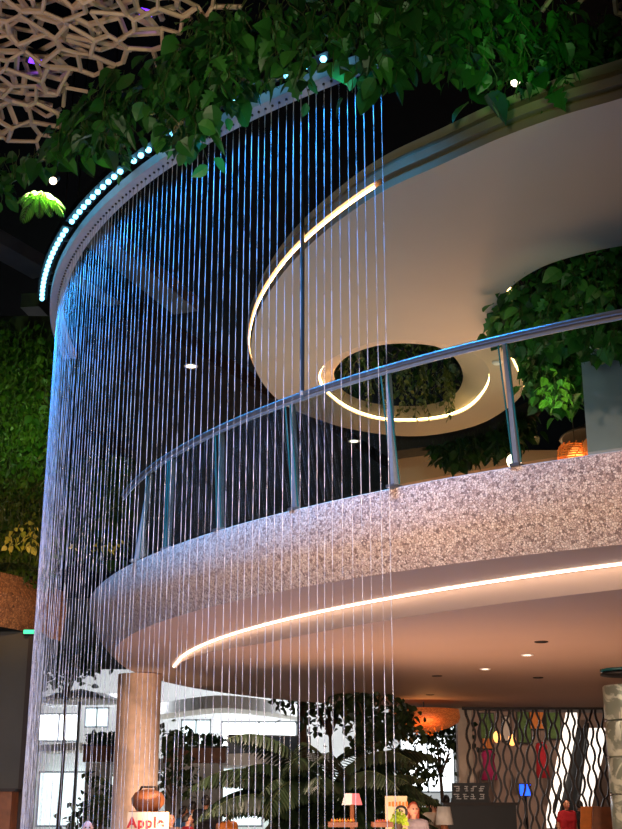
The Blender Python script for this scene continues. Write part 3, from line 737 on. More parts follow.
# wavy metal screen
ys = 30.0; s0, s1 = aty(464, 706, ys), aty(640, 706, ys); zs = zb - .02
scr = thing('wavy_screen', 'tall screen of dark wavy metal strips hung from the balcony', 'screen', ((s0[0]+s1[0])/2, ys, 0))
MB().box(((s0[0]+s1[0])/2, ys, zs - .03), (s1[0]-s0[0]+.1, .1, .06)).build('top_rail', 'darkwood', scr); MB().box(((s0[0]+s1[0])/2, ys, .03), (s1[0]-s0[0]+.1, .1, .06)).build('bottom_rail', 'darkwood', scr)
NS = 15
for i in range(NS):
    x = s0[0] + (s1[0]-s0[0])*(i + .5)/NS; ph = rng.uniform(-.5, .5)
    for sg in (-1, 1):
        m = MB(); rr = []
        for k in range(45):
            z = .06 + (zs - .12)*k/44; xx = x + sg*(.022 + .085*abs(math.sin(z*PI/.56 + ph)))
            rr.append([(xx-.027, ys-.02, z), (xx+.027, ys-.02, z), (xx+.027, ys+.02, z), (xx-.027, ys+.02, z)])
        m.loft(rr, True, True); m.build('wavy_strip', 'darkwood', scr)
m = MB(); p = aty(463, 706, 30.6); m.box((p[0], 30.6, zb/2), (.36, .36, zb - .04)); struct(m.build('column_pale', 'cream'))
# behind the screen: display wall, garments, escalator
m = MB(); q0, q1 = aty(455, 700, 42), aty(680, 700, 42); m.box(((q0[0]+q1[0])/2, 42.2, 2.7), (q1[0]-q0[0], .3, 5.4)); struct(m.build('wall_display', 'display'))
def panel(name, u0, u1, v0, v1, y, m, label, cat, grp=None, d=.12):
    a, b = aty(u0, v0, y), aty(u1, v1, y)
    o = MB().box(((a[0]+b[0])/2, y, (a[2]+b[2])/2), (abs(b[0]-a[0]), d, abs(a[2]-b[2]))).build(name, m); tag(o, label, cat, grp); return o
for k, (u0,u1,v0,v1,mm,lb) in enumerate([(482,496,713,738,'greenpanel','dark green planted panel behind the screen near the pale pillar'),(519,533,710,742,'greenpanel','green planted panel in the middle behind the wavy screen'),(548,563,710,738,'greenpanel','green planted panel behind the screen beside the escalator'),
        (530,546,711,728,'orange','orange picture panel between green panels behind the screen'),(484,495,738,748,'orange','small orange panel over the magenta garment behind the screen'),(504,512,716,740,'cream','pale panel beside the amber lamp behind the screen')]):
    a, b = aty(u0, v0, 41.5), aty(u1, v1, 41.5); t = thing('wall_panel', lb, 'panel', ((a[0]+b[0])/2, 41.9, b[2]), 'panels on the display wall')
    MB().box(((a[0]+b[0])/2, 41.95, (a[2]+b[2])/2), (b[0]-a[0]+.08, .1, a[2]-b[2]+.08)).build('frame', 'darkwood', t); MB().box(((a[0]+b[0])/2, 41.87, (a[2]+b[2])/2), (b[0]-a[0], .1, a[2]-b[2])).build('face', mm, t)
def garment(u, v0, v1, mm, label, w=.5):
    a, b = aty(u, v0, 40.5), aty(u, v1, 40.5); t = thing('hanging_garment', label, 'garment', a, 'garments behind the wavy screen'); h = a[2]-b[2]
    m = MB(); rings = []
    for k, (tt, ww) in enumerate(((0,.25),(.05,.75),(.15,.95),(.35,.72),(.6,.9),(1,1.1))):
        rings.append([(a[0] + w/2*ww*math.cos(q*PI/8), 40.5 + (.12 + .02*math.sin(q*2))*math.sin(q*PI/8), a[2] - h*tt) for q in range(16)])
    m.loft(rings, True, True); m.build('cloth', mm, t, True); MB().tube([a + (-.2,0,-.06), a + (0,0,.02), a + (.2,0,-.06)], .012, 5).build('hanger', 'steel', t); MB().tube([a + (0,0,.02), (a[0], a[1], 4.9)], .006, 4).build('cord', 'black', t)
garment(488, 750, 780, 'magenta', 'magenta hanging garment behind the screen near the pale pillar', .5); garment(541, 742, 778, 'redcloth', 'bright red hanging garment in the middle behind the screen', .42)
for u, v, lb in ((512,740,'amber hanging lamp behind the wavy screen'),(497,737,'small yellow hanging lamp beside the magenta garment')):
    p = aty(u, v, 39); t = thing('amber_lamp', lb, 'lamp', p + (0,0,1.2), 'amber lamps behind the screen'); MB().ball(p, (.12,.12,.18), 10).build('shade', 'hotlamp', t, True); MB().tube([p + (0,0,.15), (p[0],p[1],4.9)], .01, 5).build('cord', 'black', t)
p = aty(525, 790, 36); t = thing('monitor', 'small bright blue screen behind the wavy strips', 'monitor', (p[0], 36, 0))
MB().box(p, (.36, .06, .36)).build('housing', 'black', t); MB().box(p - (0,.035,0), (.31, .012, .31)).build('screen', 'bluescreen', t); MB().tube([(p[0],36,0), p - (0,0,.16)], .05, 8).build('stand', 'black', t)
# tall bright white pillars / glazing flanking the escalator
e = thing('escalator', 'dark escalator rising between bright white side panels behind the screen', 'escalator', (aty(575,800,36)[0], 36, 0))
pA, pB = aty(572, 826, 35), aty(584, 716, 45)
def esc(u0, u1, v0, u2, u3, v1, y0, y1, mm, nm, zoff=0):
    a, b, c, d = aty(u0,v0,y0), aty(u1,v0,y0), aty(u3,v1,y1), aty(u2,v1,y1)
    m = MB(); m.add([a,b,c,d, a-(0,0,.35), b-(0,0,.35), c-(0,0,.35), d-(0,0,.35)], [(0,1,2,3),(7,6,5,4),(0,4,5,1),(1,5,6,2),(2,6,7,3),(3,7,4,0)]); return m.build(nm, mm, e)
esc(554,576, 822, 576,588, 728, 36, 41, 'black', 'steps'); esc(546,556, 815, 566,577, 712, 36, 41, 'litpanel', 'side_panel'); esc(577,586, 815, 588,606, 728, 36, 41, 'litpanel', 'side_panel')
a = [aty(554,812,36), aty(575,724,41)]; MB().tube(a, .05, 8).build('handrail', 'black', e); MB().tube([aty(577,812,36), aty(588,724,41)], .05, 8).build('handrail', 'black', e)
# wooden chairs in front of the screen foot
def chair(p, label, rz, mm):
    t = thing('dining_chair', label, 'chair', (p[0], p[1], 0), 'chairs by the wavy screen'); c, s = math.cos(rz), math.sin(rz)
    R = lambda x, y, z: (p[0] + x*c - y*s, p[1] + x*s + y*c, z)
    MB().box(R(0,0,.45), (.46,.46,.06), rz).build('seat', mm, t)
    bk = MB(); bk.loft([[R(-.23,.2,.5),R(.23,.2,.5),R(.23,.25,.5),R(-.23,.25,.5)],[R(-.24,.26,1.0),R(.24,.26,1.0),R(.24,.31,1.0),R(-.24,.31,1.0)],[R(-.2,.3,1.45),R(.2,.3,1.45),R(.2,.34,1.45),R(-.2,.34,1.45)]], True, True); bk.build('backrest', mm, t)
    for x, y in ((-.2,-.2),(.2,-.2),(-.2,.2),(.2,.2)): MB().tube([R(x,y,.43), R(x*1.1,y*1.1,0)], .022, 8).build('leg', 'darkwood', t)
chair(aty(600,820,26), 'high backed brown chair beside the marble column', PI, 'wood'); chair(aty(588,820,26.8), 'high backed orange chair before the wavy screen', PI, 'orange')
# dark bar counter with white lettering board
p = aty(473, 812, 27); t = thing('bar_counter', 'dark bar counter with small white lettering before the screen', 'counter', (p[0], 27, 0))
MB().box((p[0] + .15, 27.1, .74), (1.5, .5, 1.48)).build('body', 'black', t); MB().box((p[0] + .15, 27.1, 1.5), (1.6, .6, .06)).build('top', 'darkwood', t)
pbd = aty(471, 799, 26.85); bd = thing('menu_board', 'black board with two rows of white characters on the bar counter', 'sign', (pbd[0], 26.95, 1.53))
MB().box((pbd[0], 26.95, 1.53 + .2), (.78, .05, .4)).build('board', 'black', bd)
m = MB()
for row in range(2):
    for k in range(4):
        x = pbd[0] - .27 + k*.17; z = 1.81 - row*.16
        for q in range(3): m.box((x + rng.uniform(-.03,.03), 26.918, z + (q-1)*.045), (rng.uniform(.05,.12), .012, .018))
        m.box((x + rng.uniform(-.04,.04), 26.918, z), (.018, .012, .11))
m.build('lettering', 'white', bd)
# woven orange drum lampshade
p = aty(424, 719, 28); t = thing('woven_drum_lamp', 'wide woven orange drum lampshade under the far edge of the balcony', 'pendant lamp', p + (0,0,.25))
m_, nt, b = newmat('woven_orange'); tcn = nt.nodes.new('ShaderNodeTexCoord'); bt = nt.nodes.new('ShaderNodeTexBrick'); bt.inputs['Scale'].default_value = 14; bt.inputs['Color1'].default_value = lin((214,120,60)); bt.inputs['Color2'].default_value = lin((176,84,36)); bt.inputs['Mortar'].default_value = lin((90,40,18)); bt.inputs['Mortar Size'].default_value = .03
mp = nt.nodes.new('ShaderNodeMapping'); mp.inputs['Rotation'].default_value = (PI/2, 0, 0); nt.links.new(tcn.outputs['Object'], mp.inputs[0]); nt.links.new(mp.outputs[0], bt.inputs['Vector']); nt.links.new(bt.outputs['Color'], b.inputs['Base Color'])
nt.links.new(bt.outputs['Color'], b.inputs['Emission Color']); b.inputs['Emission Strength'].default_value = .35; M['woven'] = m_
MB().lathe([(.55,-.02+.24),(.8,.2),(.82,.02),(.78,-.08),(.55,-.2),(.3,-.26),(.02,-.27)], p, 32).build('shade', 'woven', t, True)
MB().tube([(p[0],p[1],p[2]+.2),(p[0],p[1],zb + .3)], .015, 6).build('cord', 'black', t)
m = MB()
for k in range(60):
    a, r = rng.uniform(0, 2*PI), rng.uniform(.2,.75); m.ball(p + (r*math.cos(a), r*math.sin(a), -.25 + .2*(r/.75)**2 - rng.uniform(0,.12)), .025, 5)
m.build('fringe', 'orange', t)['kind'] = 'stuff'
light('drum_glow', 'POINT', p - (0, .9, .3), 20, (255,170,100), .2)
# potted palm
def palm(p, R, ztop, n, label, mt='palmleaf', name='potted_palm', cat='palm'):
    t = thing(name, label, cat, (p[0], p[1], 0)); a, b = MB(), MB()
    MB().lathe([(.24,0),(.34,.5),(.36,.52),(.3,.52),(.28,.45),(.001,.45)], (p[0],p[1],0), 20).build('pot', 'pot', t)
    for k in range(n):
        az = k*2.4 + rng.normal()*.2; e = rng.uniform(.9, 3.0); L = R*rng.uniform(.8, 1.15)
        frond(a, b, (p[0] + .08*math.cos(az), p[1] + .08*math.sin(az), max(.45, ztop*rng.uniform(.25, .62))), (math.cos(az), math.sin(az)*.8, e), L*1.2, 34, 2.1, .22)
    for k in range(6): b.tube([(p[0]+.1*math.cos(k), p[1]+.1*math.sin(k), .42), (p[0]+.06*math.cos(k), p[1]+.06*math.sin(k), ztop*.6)], .03, 6)
    a.build('fronds', mt, t); b.build('stems', 'stem', t)
palm(aty(322, 800, 19.8), 1.75, 2.45, 52, 'big dark arching palm standing in front of the bright hall')
palm(aty(352, 800, 23.2), 1.6, 2.2, 16, 'smaller arching palm behind the orange fruit counter')
def tree(p, zt_, zc, rad, n, size, label, mt='leaftree', name='indoor_tree', flat=.75, trunk=.07):
    t = thing(name, label, 'tree', (p[0], p[1], 0)); a, b = MB(), MB()
    b.tube([(p[0],p[1],0),(p[0]+.05,p[1],zc*.5),(p[0]-.03,p[1],zc)], [trunk, trunk*.8, trunk*.5], 8)
    for k in range(9):
        az, el = k*2.4, rng.uniform(.2, 1.2); q = np.array([p[0] + rad*.8*math.cos(az)*math.cos(el), p[1] + rad*.8*math.sin(az)*math.cos(el), zc + (zt_-zc)*rng.uniform(-.3,.9)])
        b.tube([(p[0], p[1], zc*.8), (np.array([p[0],p[1],zc]) + q)/2, q], [trunk*.4, trunk*.25, .008], 5)
        for j in range(n//9):
            add_leaf(a, q + rng.normal(size=3)*rad*.28*np.array([1,1,flat]), rng.normal(size=3) - (0,0,.6), size*rng.uniform(.7,1.3), 'oval')
    b.build('trunk', 'trunk', t, True); a.build('crown', mt, t)
    return t
tree(aty(374,760,26), 4.4, 3.1, .8, 900, .16, 'tall dense dark tree behind the big palm'); tree(aty(440,760,34), 3.6, 2.7, .75, 340, .15, 'slim dark leafed tree against the white hall beside the screen')
tree(aty(404,760,32), 3.7, 2.3, .95, 420, .14, 'loose tree below the woven orange lampshade'); tree(aty(174,760,27), 3.0, 2.0, .5, 330, .13, 'small leafy tree beside the tan column'); tree(aty(100,800,25), 2.1, 1.3, .6, 330, .13, 'low bushy tree behind the water near the dark wall')
tree(aty(330,720,36), 5.3, 4.1, 1.3, 500, .2, 'tall tree behind the palm touching the balcony soffit')
# slim brown posts
for k, (u, y) in enumerate(((302,40),(361,38))):
    p = aty(u, 760, y); m = MB(); m.lathe([(.16,0),(.16,5.6)], (p[0], y, 0), 14); struct(m.build('column_slim', 'trunk', None, True))
# ---- bright far hall
def win(n, u0, u1, v0, v1, y, mm):
    a, b = aty(u0, v0, y), aty(u1, v1, y); t = bpy.data.objects.new('window_%d' % n, None); COL.objects.link(t); t.location = ((a[0]+b[0])/2, y, b[2]); struct(t)
    MB().box(((a[0]+b[0])/2, y, (a[2]+b[2])/2), (b[0]-a[0], .06, a[2]-b[2])).build('pane', mm, t)
    m = MB(); k = max(2, int((b[0]-a[0])/1.4))
    for i in range(k + 1): m.box((a[0] + (b[0]-a[0])*i/k, y - .06, (a[2]+b[2])/2), (.07, .08, a[2]-b[2]+.08))
    for z in (a[2], b[2]): m.box(((a[0]+b[0])/2, y - .06, z), (b[0]-a[0]+.08, .08, .08))
    m.build('window_frame', 'sash', t)
m = MB(); a, b = aty(-30, 690, 63), aty(470, 690, 63); m.box(((a[0]+b[0])/2, 63.4, 4), (b[0]-a[0], .3, 8)); struct(m.build('wall_hall', 'white'))
win(1, 40, 78, 714, 741, 60, 'litwin'); win(2, 86, 108, 708, 727, 61, 'litwin2'); win(3, 182, 210, 720, 745, 61, 'litwin2'); win(4, 222, 296, 722, 748, 61, 'litwin'); win(5, 180, 262, 768, 826, 62, 'litwin2'); win(6, 400, 455, 736, 792, 58, 'litwin'); win(7, 40, 112, 772, 826, 62.5, 'litwin2'); win(8, 400, 456, 704, 732, 59, 'litwin2'); win(9,270,395,772,826,62.6,'litwin2')
# curved white gallery rings
def ring(label, pts, y, h, dpt, name='gallery_ring'):
    P = spline([aty(u, v, y + dy) for u, v, dy in pts], 6); m = MB()
    m.loft([[p, p + (0,0,h), p + (0,dpt,h), p + (0,dpt,0)] for p in P], True, True); o = m.build(name, 'white'); struct(o); return o
ring('', [(150,716,6),(185,711,1.5),(220,708,0),(260,711,1.5),(300,717,6)], 50, .5, 3)
ring('', [(100,772,4),(160,770,1),(220,766,0),(280,764,1.5),(330,764,5)], 46, .42, 3)
ring('', [(38,703,3),(75,700,0),(120,702,2)], 52, .35, 3); ring('', [(38,752,3),(75,750,0),(120,748,2)], 54, .3, 3)
# glass railing with bluish dark panels on the lower ring
gr = thing('gallery_railing', 'bluish glass railing along the far white gallery', 'railing', aty(248, 757, 46.4))
P = spline([aty(u, 757, 46 + d) for u, d in ((228,.4),(250,.8),(275,1.6),(310,3.5))], 4)
MB().loft([[p, p + (0,.04,0), p + (0,.04,.75), p + (0,0,.75)] for p in P], True, True).build('panel', 'railpanel', gr); MB().tube([p + (0,0,.78) for p in P], .04, 6).build('handrail', 'steel', gr)
for p in P[::3]: MB().tube([p - (0,.03,.03), p + (0,-.03,.78)], .035, 6).build('post', 'steel', gr)
# brown planter boxes with plants
for u0, u1, v0, v1, y, lb in ((84,114,746,762,44,'brown planter box seen through the water near the dark wall'), (164,226,748,763,43,'brown planter box behind the tan column')):
    a, b = aty(u0, v0, y), aty(u1, v1, y); t = thing('planter_box', lb, 'planter', ((a[0]+b[0])/2, y, b[2]), 'brown planter boxes on the far gallery')
    MB().box(((a[0]+b[0])/2, y + .2, (a[2]+b[2])/2), (b[0]-a[0], .6, a[2]-b[2])).build('box', 'wood', t); MB().box(((a[0]+b[0])/2, y + .2, a[2] + .03), (b[0]-a[0]+.1, .7, .06)).build('rim', 'darkwood', t)
    MB().box(((a[0]+b[0])/2, y + .2, b[2]/2 - .01), (b[0]-a[0]-.2, .5, b[2] - .02)).build('plinth', 'white', t)
    g_ = MB()
    for i in range(160): add_leaf(g_, (rng.uniform(a[0]+.1, b[0]-.1), y + .2 + rng.uniform(-.2,.2), a[2] + rng.uniform(.05,.4)), rng.normal(size=3) + (0,0,.5), .2, 'oval')
    g_.build('plants', 'leafdark', t)
# white canopy roof seen beyond the water
a = aty(80, 700, 48); t = thing('white_parasol', 'white flat parasol roof beyond the water near the dark wall', 'parasol', (a[0], 48, 0))
MB().lathe([(1.7,0),(1.72,.06),(.9,.32),(.05,.5)], (a[0], 48, aty(80,702,48)[2]), 8).build('canopy', 'white', t); MB().tube([(a[0],48,0),(a[0],48,aty(80,690,48)[2])], .06, 8).build('pole', 'steel', t)
# dark hanging strips / pots under gallery
tree(aty(66,690,40), 6.6, 5.7, 1.0, 400, .2, 'pale leafy tree top seen through the water above the white parasol', name='gallery_tree')
# ---- stalls
def board(p, w, h, mm, label, name='sign_board', z0=0, th=.05):
    t = thing(name, label, 'sign', (p[0], p[1], z0)); MB().box((p[0], p[1], p[2]), (w, th, h)).build('board', mm, t)
    if p[2]-h/2 - z0 > .02:
        for sx in (-.4, .4): MB().box((p[0] + sx*w, p[1] + .03, (z0 + p[2]-h/2)/2 + .0), (.05, .05, p[2]-h/2-z0)).build('post', 'wood', t)
    return t
def text(s, p, size, mm, parent, name='lettering', bold=.012):
    c = bpy.data.curves.new(name, 'FONT'); c.body = s; c.size = size; c.align_x = 'CENTER'; c.align_y = 'CENTER'; c.extrude = .006; c.offset = bold*size; c.space_character = 1.12
    o = bpy.data.objects.new('lettering_curve', c); COL.objects.link(o); dg = bpy.context.evaluated_depsgraph_get()
    me = bpy.data.meshes.new_from_object(o.evaluated_get(dg)); bpy.data.objects.remove(o); me.name = name
    me.transform(Matrix.Translation([float(k) for k in p]) @ Matrix.Rotation(PI/2, 4, 'X')); me.materials.clear(); me.materials.append(M[mm])
    o = bpy.data.objects.new(name, me); COL.objects.link(o); o.parent = parent; o.matrix_parent_inverse = Matrix.Translation(-Vector(parent.location)); return o
ya = 18.0; p = aty(148, 829, ya); a = aty(128, 812, ya); b = aty(168, 846, ya)
t = board(np.array([(a[0]+b[0])/2, ya, (a[2]+b[2])/2]), b[0]-a[0], a[2]-b[2], 'beige', 'beige fruit stall board with bold red lettering'); text('Apple', (aty(146,823,ya)[0], ya - .035, aty(146,823,ya)[2]), .2, 'red', t, bold=.03)
# brown basket/hat stack behind board
p = aty(148, 804, 18.6); t = thing('wicker_basket', 'rounded brown wicker basket behind the red lettered board', 'basket', (p[0], 18.6, 0)); MB().lathe([(.16,-.1),(.24,.0),(.25,.08),(.2,.16),(.1,.2),(.01,.21)], p, 18).build('basket', 'wood', t, True); MB().tube([p + (-.2,0,.05), p + (-.1,0,.24), p + (.1,0,.24), p + (.2,0,.05)], .02, 6).build('handle', 'darkwood', t)
MB().box((p[0], 18.6, (p[2]-.1)/2), (.5, .4, p[2]-.1)).build('pedestal', 'wood', t)
ya = 17.7; a, b = aty(385, 796, ya), aty(408, 850, ya); t = board(np.array([(a[0]+b[0])/2, ya, (a[2]+b[2])/2]), b[0]-a[0], a[2]-b[2], 'beige', 'beige board with orange heading and round black emblem')
c = aty(401, 812, ya); MB().tube(circ((c[0], ya - .03, c[2]), .07, c[2], 20)[:0] or [(c[0] + .075*math.cos(k*PI/10), ya - .032, c[2] + .075*math.sin(k*PI/10)) for k in range(20)], .018, 6, True).build('emblem_ring', 'black', t)
MB().tube([(c[0]-.02, ya-.032, c[2]-.04), (c[0]-.02, ya-.032, c[2]+.04), (c[0]+.025, ya-.032, c[2]+.01), (c[0]-.02, ya-.032, c[2]-.005)], .012, 5).build('emblem', 'black', t)
m = MB()
for k in range(6): m.box((a[0] + .06 + k*.048, ya - .032, aty(0,804,ya)[2]), (.03, .014, .055 + .012*(k % 2)))
m.build('heading', 'orange', t)
# pink and white gable sign
p = aty(352, 800, 17.5); t = thing('gable_sign', 'small house shaped sign, pink and white, among the palm leaves', 'sign', (p[0], 17.5, 0))
MB().add([p + np.array(q)*.55 for q in [(-.26,-.03,-.12),(0,-.03,-.12),(0,-.03,.16),(-.18,-.03,.16),(-.26,.03,-.12),(0,.03,-.12),(0,.03,.16),(-.18,.03,.16)]], [(0,1,2,3),(7,6,5,4),(0,4,5,1),(1,5,6,2),(2,6,7,3),(3,7,4,0)]).build('white_face', 'white', t)
MB().add([p + np.array(q)*.55 for q in [(0,-.03,-.12),(.26,-.03,-.12),(.18,-.03,.16),(0,-.03,.16),(0,.03,-.12),(.26,.03,-.12),(.18,.03,.16),(0,.03,.16)]], [(0,1,2,3),(7,6,5,4),(0,4,5,1),(1,5,6,2),(2,6,7,3),(3,7,4,0)]).build('pink_face', 'pink', t)
MB().tube([(p[0],17.5,0), p - (0,0,.06)], .03, 8).build('post', 'wood', t)
# fruit counters with piled fruit
def counter(u0, u1, v, y, label):
    a, b = aty(u0, v, y), aty(u1, v, y); t = thing('fruit_counter', label, 'counter', ((a[0]+b[0])/2, y, 0), 'lit fruit counters by the palm')
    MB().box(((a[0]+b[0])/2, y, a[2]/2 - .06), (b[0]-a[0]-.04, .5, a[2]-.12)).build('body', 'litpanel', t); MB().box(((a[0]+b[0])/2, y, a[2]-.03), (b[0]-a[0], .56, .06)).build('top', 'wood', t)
    return a, b
k = 0
FR = []
for u0, u1, v, lb, cols in ((328,357,822,'glowing white fruit counter in front of the big palm',('orange','yellow')), (372,392,822,'glowing white fruit counter before the beige emblem board',('orange','pink'))):
    a, b = counter(u0, u1, v, 17.0, lb)
    n = 9
    for i in range(n):
        r = min(.045, (b[0]-a[0]-.1)/(n-1)/2*.97); x = a[0] + .05 + (b[0]-a[0]-.1)*(i/(n-1)) ; mm = cols[i % 2]
        o = MB().ball((x, 16.9, a[2] + r), r, 10).add([(x-.008,16.9,a[2]+2*r-.005),(x+.008,16.9,a[2]+2*r-.005),(x,16.9,a[2]+2*r+.02)], [(0,1,2)]).build('fruit', mm, None, True)
        tag(o, {'orange':'round orange fruit in the row on the ','yellow':'round yellow fruit in the row on the ','pink':'round pink fruit in the row on the '}[mm] + ('counter before the palm' if u0 < 350 else 'counter before the emblem board'), 'fruit', 'fruit on the ' + ('palm' if u0 < 350 else 'emblem') + ' counter ' + mm)
p = aty(398, 822, 17.2); t = thing('potted_herb', 'small lime green potted herb before the emblem board', 'plant', (p[0], 17.2, 0)); m = MB()
for i in range(60): add_leaf(m, p + rng.normal(size=3)*.05, rng.normal(size=3) + (0,0,.6), .08, 'oval')
m.build('leaves', 'lime', t); MB().lathe([(.05,-.14),(.07,-.02),(.06,-.02)], p, 14).build('pot', 'pot', t); MB().box((p[0],17.2,(p[2]-.14)/2), (.22,.22,p[2]-.14)).build('stand', 'wood', t)
# table lamp with white shade
p = aty(444, 815, 22); t = thing('table_lamp', 'white tapered lampshade on a wooden base before the bar counter', 'lamp', (p[0], 22, 0))
MB().lathe([(.16,-.16),(.11,.14)], p, 20).build('lamp_shade', 'whitecloth', t, True); MB().lathe([(.09,-.4),(.1,-.3),(.05,-.14),(.02,-.1)], p, 14).build('base', 'wood', t, True); MB().box((p[0],22,(p[2]-.4)/2), (.5,.5,p[2]-.4)).build('pedestal', 'darkwood', t)
# ---- people
def cap(mb, p, q, r0, r1, n=10):
    p, q = np.array(p, float), np.array(q, float); pts, rs = [], []
    d = (q-p)/ (np.linalg.norm(q-p)+1e-9)
    for s in (-.95,-.7,-.35): pts.append(p + d*r0*s); rs.append(r0*math.sqrt(1-s*s))
    for t in np.linspace(0,1,5): pts.append(p*(1-t)+q*t); rs.append(r0*(1-t)+r1*t)
    for s in (.35,.7,.95): pts.append(q + d*r1*s); rs.append(r1*math.sqrt(1-s*s))
    mb.tube(pts, rs, n)
def person(loc, face, height, label, top, hair, skin='skin', long_hair=False, legs='jeans', bald=False, raise_arm=False):
    s = height/1.72; t = thing('person', label, 'person', loc); c, sn = math.cos(face), math.sin(face)
    def W(x, y, z): return (loc[0] + s*(x*c - y*sn), loc[1] + s*(x*sn + y*c), loc[2] + s*z)   # local -y is the front
    b = MB(); sh = MB(); tr = MB(); hr = MB()
    def limb(mb, pts, rs, grow=0):
        for i in range(len(pts)-1): cap(mb, W(*pts[i]), W(*pts[i+1]), s*(rs[i]+grow), s*(rs[i+1]+grow))
    torso = [((-.12,0,.95),(.12,0,.95),.12),((-.09,0,1.08),(.09,0,1.08),.11),((-.11,0,1.25),(.11,0,1.25),.12),((-.14,0,1.38),(.14,0,1.38),.085)]
    for mb, g in ((b,0),(sh,.018)):
        for a_, q_, r in torso: cap(mb, W(*a_), W(*q_), s*(r+g), s*(r+g))
        for i in range(len(torso)-1):
            for k in (0,1): cap(mb, W(*torso[i][k]), W(*torso[i+1][k]), s*(torso[i][2]+g), s*(torso[i+1][2]+g))
        limb(mb, [(-.0,0,1.0),(0,0,1.38)], [.12,.09], g)
    arms = {}
    for sx in (-1, 1):
        el = (sx*.25, .03, 1.12); wr = (sx*.24, -.10, .9)
        if raise_arm: el = (sx*.26, -.06, 1.14); wr = (sx*.12, -.28, 1.2)
        limb(b, [(sx*.18,0,1.4), el, wr], [.055,.042,.03]); limb(sh, [(sx*.18,0,1.4), tuple(.45*np.array((sx*.18,0,1.4))+.55*np.array(el))], [.058,.05], .016)
        d = np.array(wr) - np.array(el); d /= np.linalg.norm(d); pm = np.array(wr) + d*.07
        limb(b, [wr, tuple(pm)], [.03,.036])
        for k in range(4):
            o_ = np.array([0,(k-1.5)*.021,0]); L = (.075,.085,.08,.062)[k]; f1 = pm + o_ + d*L*.6; limb(b, [tuple(pm + o_), tuple(f1), tuple(f1 + d*L*.45 + np.array([-sx*.015,0,0]))], [.011,.0095,.008])
        limb(b, [tuple(np.array(wr)+d*.025), tuple(np.array(wr)+d*.06+np.array([-sx*.02,-.045,0])), tuple(np.array(wr)+d*.095+np.array([-sx*.03,-.055,0]))], [.013,.011,.009])
        hip, kn, an = (sx*.09,0,.92), (sx*.1,-.01,.5), (sx*.1,.02,.08)
        limb(b, [hip, kn, an], [.088,.058,.04]); limb(b, [an, (sx*.1,-.15,.035)], [.042,.034]); limb(tr, [hip, kn, an], [.092,.066,.055], .014)
    cap(tr, W(-.1,0,.95), W(.1,0,.95), s*.135, s*.135)
    limb(b, [(0,.01,1.42),(0,-.005,1.52)], [.052,.05])
    hc_ = W(0,-.015,1.615); b.ball(hc_, (s*.078, s*.092, s*.112), 14); cap(b, W(0,-.04,1.56), W(0,-.055,1.545), s*.05, s*.035)
    cap(b, W(0,-.105,1.625), W(0,-.122,1.595), s*.011, s*.014)   # nose
    for sx in (-1,1): b.ball(W(sx*.08,.0,1.61), (s*.014,s*.022,s*.032), 8)
    ob = b.build('body', skin, t, True); md = ob.modifiers.new('remesh','REMESH'); md.mode = 'VOXEL'; md.voxel_size = .011; md.use_smooth_shade = True
    for mb, nm, mm in ((sh,'top',top),(tr,'trousers',legs)):
        o = mb.build(nm, mm, t, True); md = o.modifiers.new('remesh','REMESH'); md.mode = 'VOXEL'; md.voxel_size = .016; md.use_smooth_shade = True
    e_ = MB()
    for sx in (-1,1): e_.ball(W(sx*.032,-.1,1.63), s*.012, 8)
    e_.build('eyes', 'black', t, True); MB().tube([W(-.026,-.104,1.563), W(0,-.113,1.56), W(.026,-.104,1.563)], s*.006, 6).build('mouth', 'pink', t, True)
    if not bald:
        n = 14; prof = [(i/9) for i in range(10)]; rings = []
        for q in prof:
            th = q*PI*.62; rings.append([W(.09*math.sin(th)*math.cos(k*2*PI/n), .0 + .104*math.sin(th)*math.sin(k*2*PI/n) + (.03 if q > .5 else .0)*1, 1.622 + .122*math.cos(th) - (.03*max(0, math.sin(k*2*PI/n)) - .035*max(0, -math.sin(k*2*PI/n)))*q) for k in range(n)])
        hr.loft(rings, True, True)
        if long_hair:
            for sx in (-1,1): cap(hr, W(sx*.075,.03,1.62), W(sx*.08,.03,1.44), s*.04, s*.03)
            cap(hr, W(0,.075,1.62), W(0,.07,1.42), s*.065, s*.05)
        hr.build('hair', hair, t, True)
    return t
def pers(u, vtop, y, face, label, *a, **k):
    z = aty(u, vtop, y)[2]; return person((aty(u, vtop, y)[0], y, 0), face, z*.99, label, *a, **k)
pers(206, 795, 24, PI, 'person with short dark hair in a black sleeveless top seen from behind', 'blackcloth', 'hairdark', 'skin2')
pers(193, 801, 26, PI, 'dark haired person in a white top beside the one in black', 'whitecloth', 'hairdark', 'skin2')
pers(184, 806, 25, 2.4, 'person in a blue top facing away near the tan column', 'bluecloth', 'hairdark', 'skin2')
pers(188, 813, 21, 2.0, 'person in a red top low beside the tan column', 'redcloth', 'hairdark')
pers(229, 808, 22, .9, 'dark haired person in an orange top beside the palm leaves', 'orange', 'hairdark')
pers(171, 813, 20, .3, 'person with dark hair right beside the red lettered board', 'browncloth', 'hairdark', 'skin2')
pers(88, 820, 15.5, .2, 'bald person low behind the water near the dark wall', 'greycloth', 'hairgrey', bald=True)
pers(413, 802, 18.5, .25, 'woman with auburn hair in a grey sleeveless top beside the emblem board', 'greycloth', 'hairred', long_hair=True)
pers(434, 799, 24, .1, 'long haired person in a cream top behind the white table lamp', 'cream', 'hairdark', long_hair=True)
pers(418, 797, 33, PI, 'distant dark haired person behind the auburn haired woman', 'blackcloth', 'hairdark', 'skin2'); pers(427, 797, 32, 2.6, 'distant person in a green top by the slim tree', 'greenpanel', 'hairdark', 'skin2')
pers(446, 795, 31, PI, 'distant person in a white top under the slim tree', 'whitecloth', 'hairdark', 'skin2'); pers(454, 797, 30, 3.4, 'distant person in black beside the lettered menu board', 'blackcloth', 'hairdark', 'skin2')
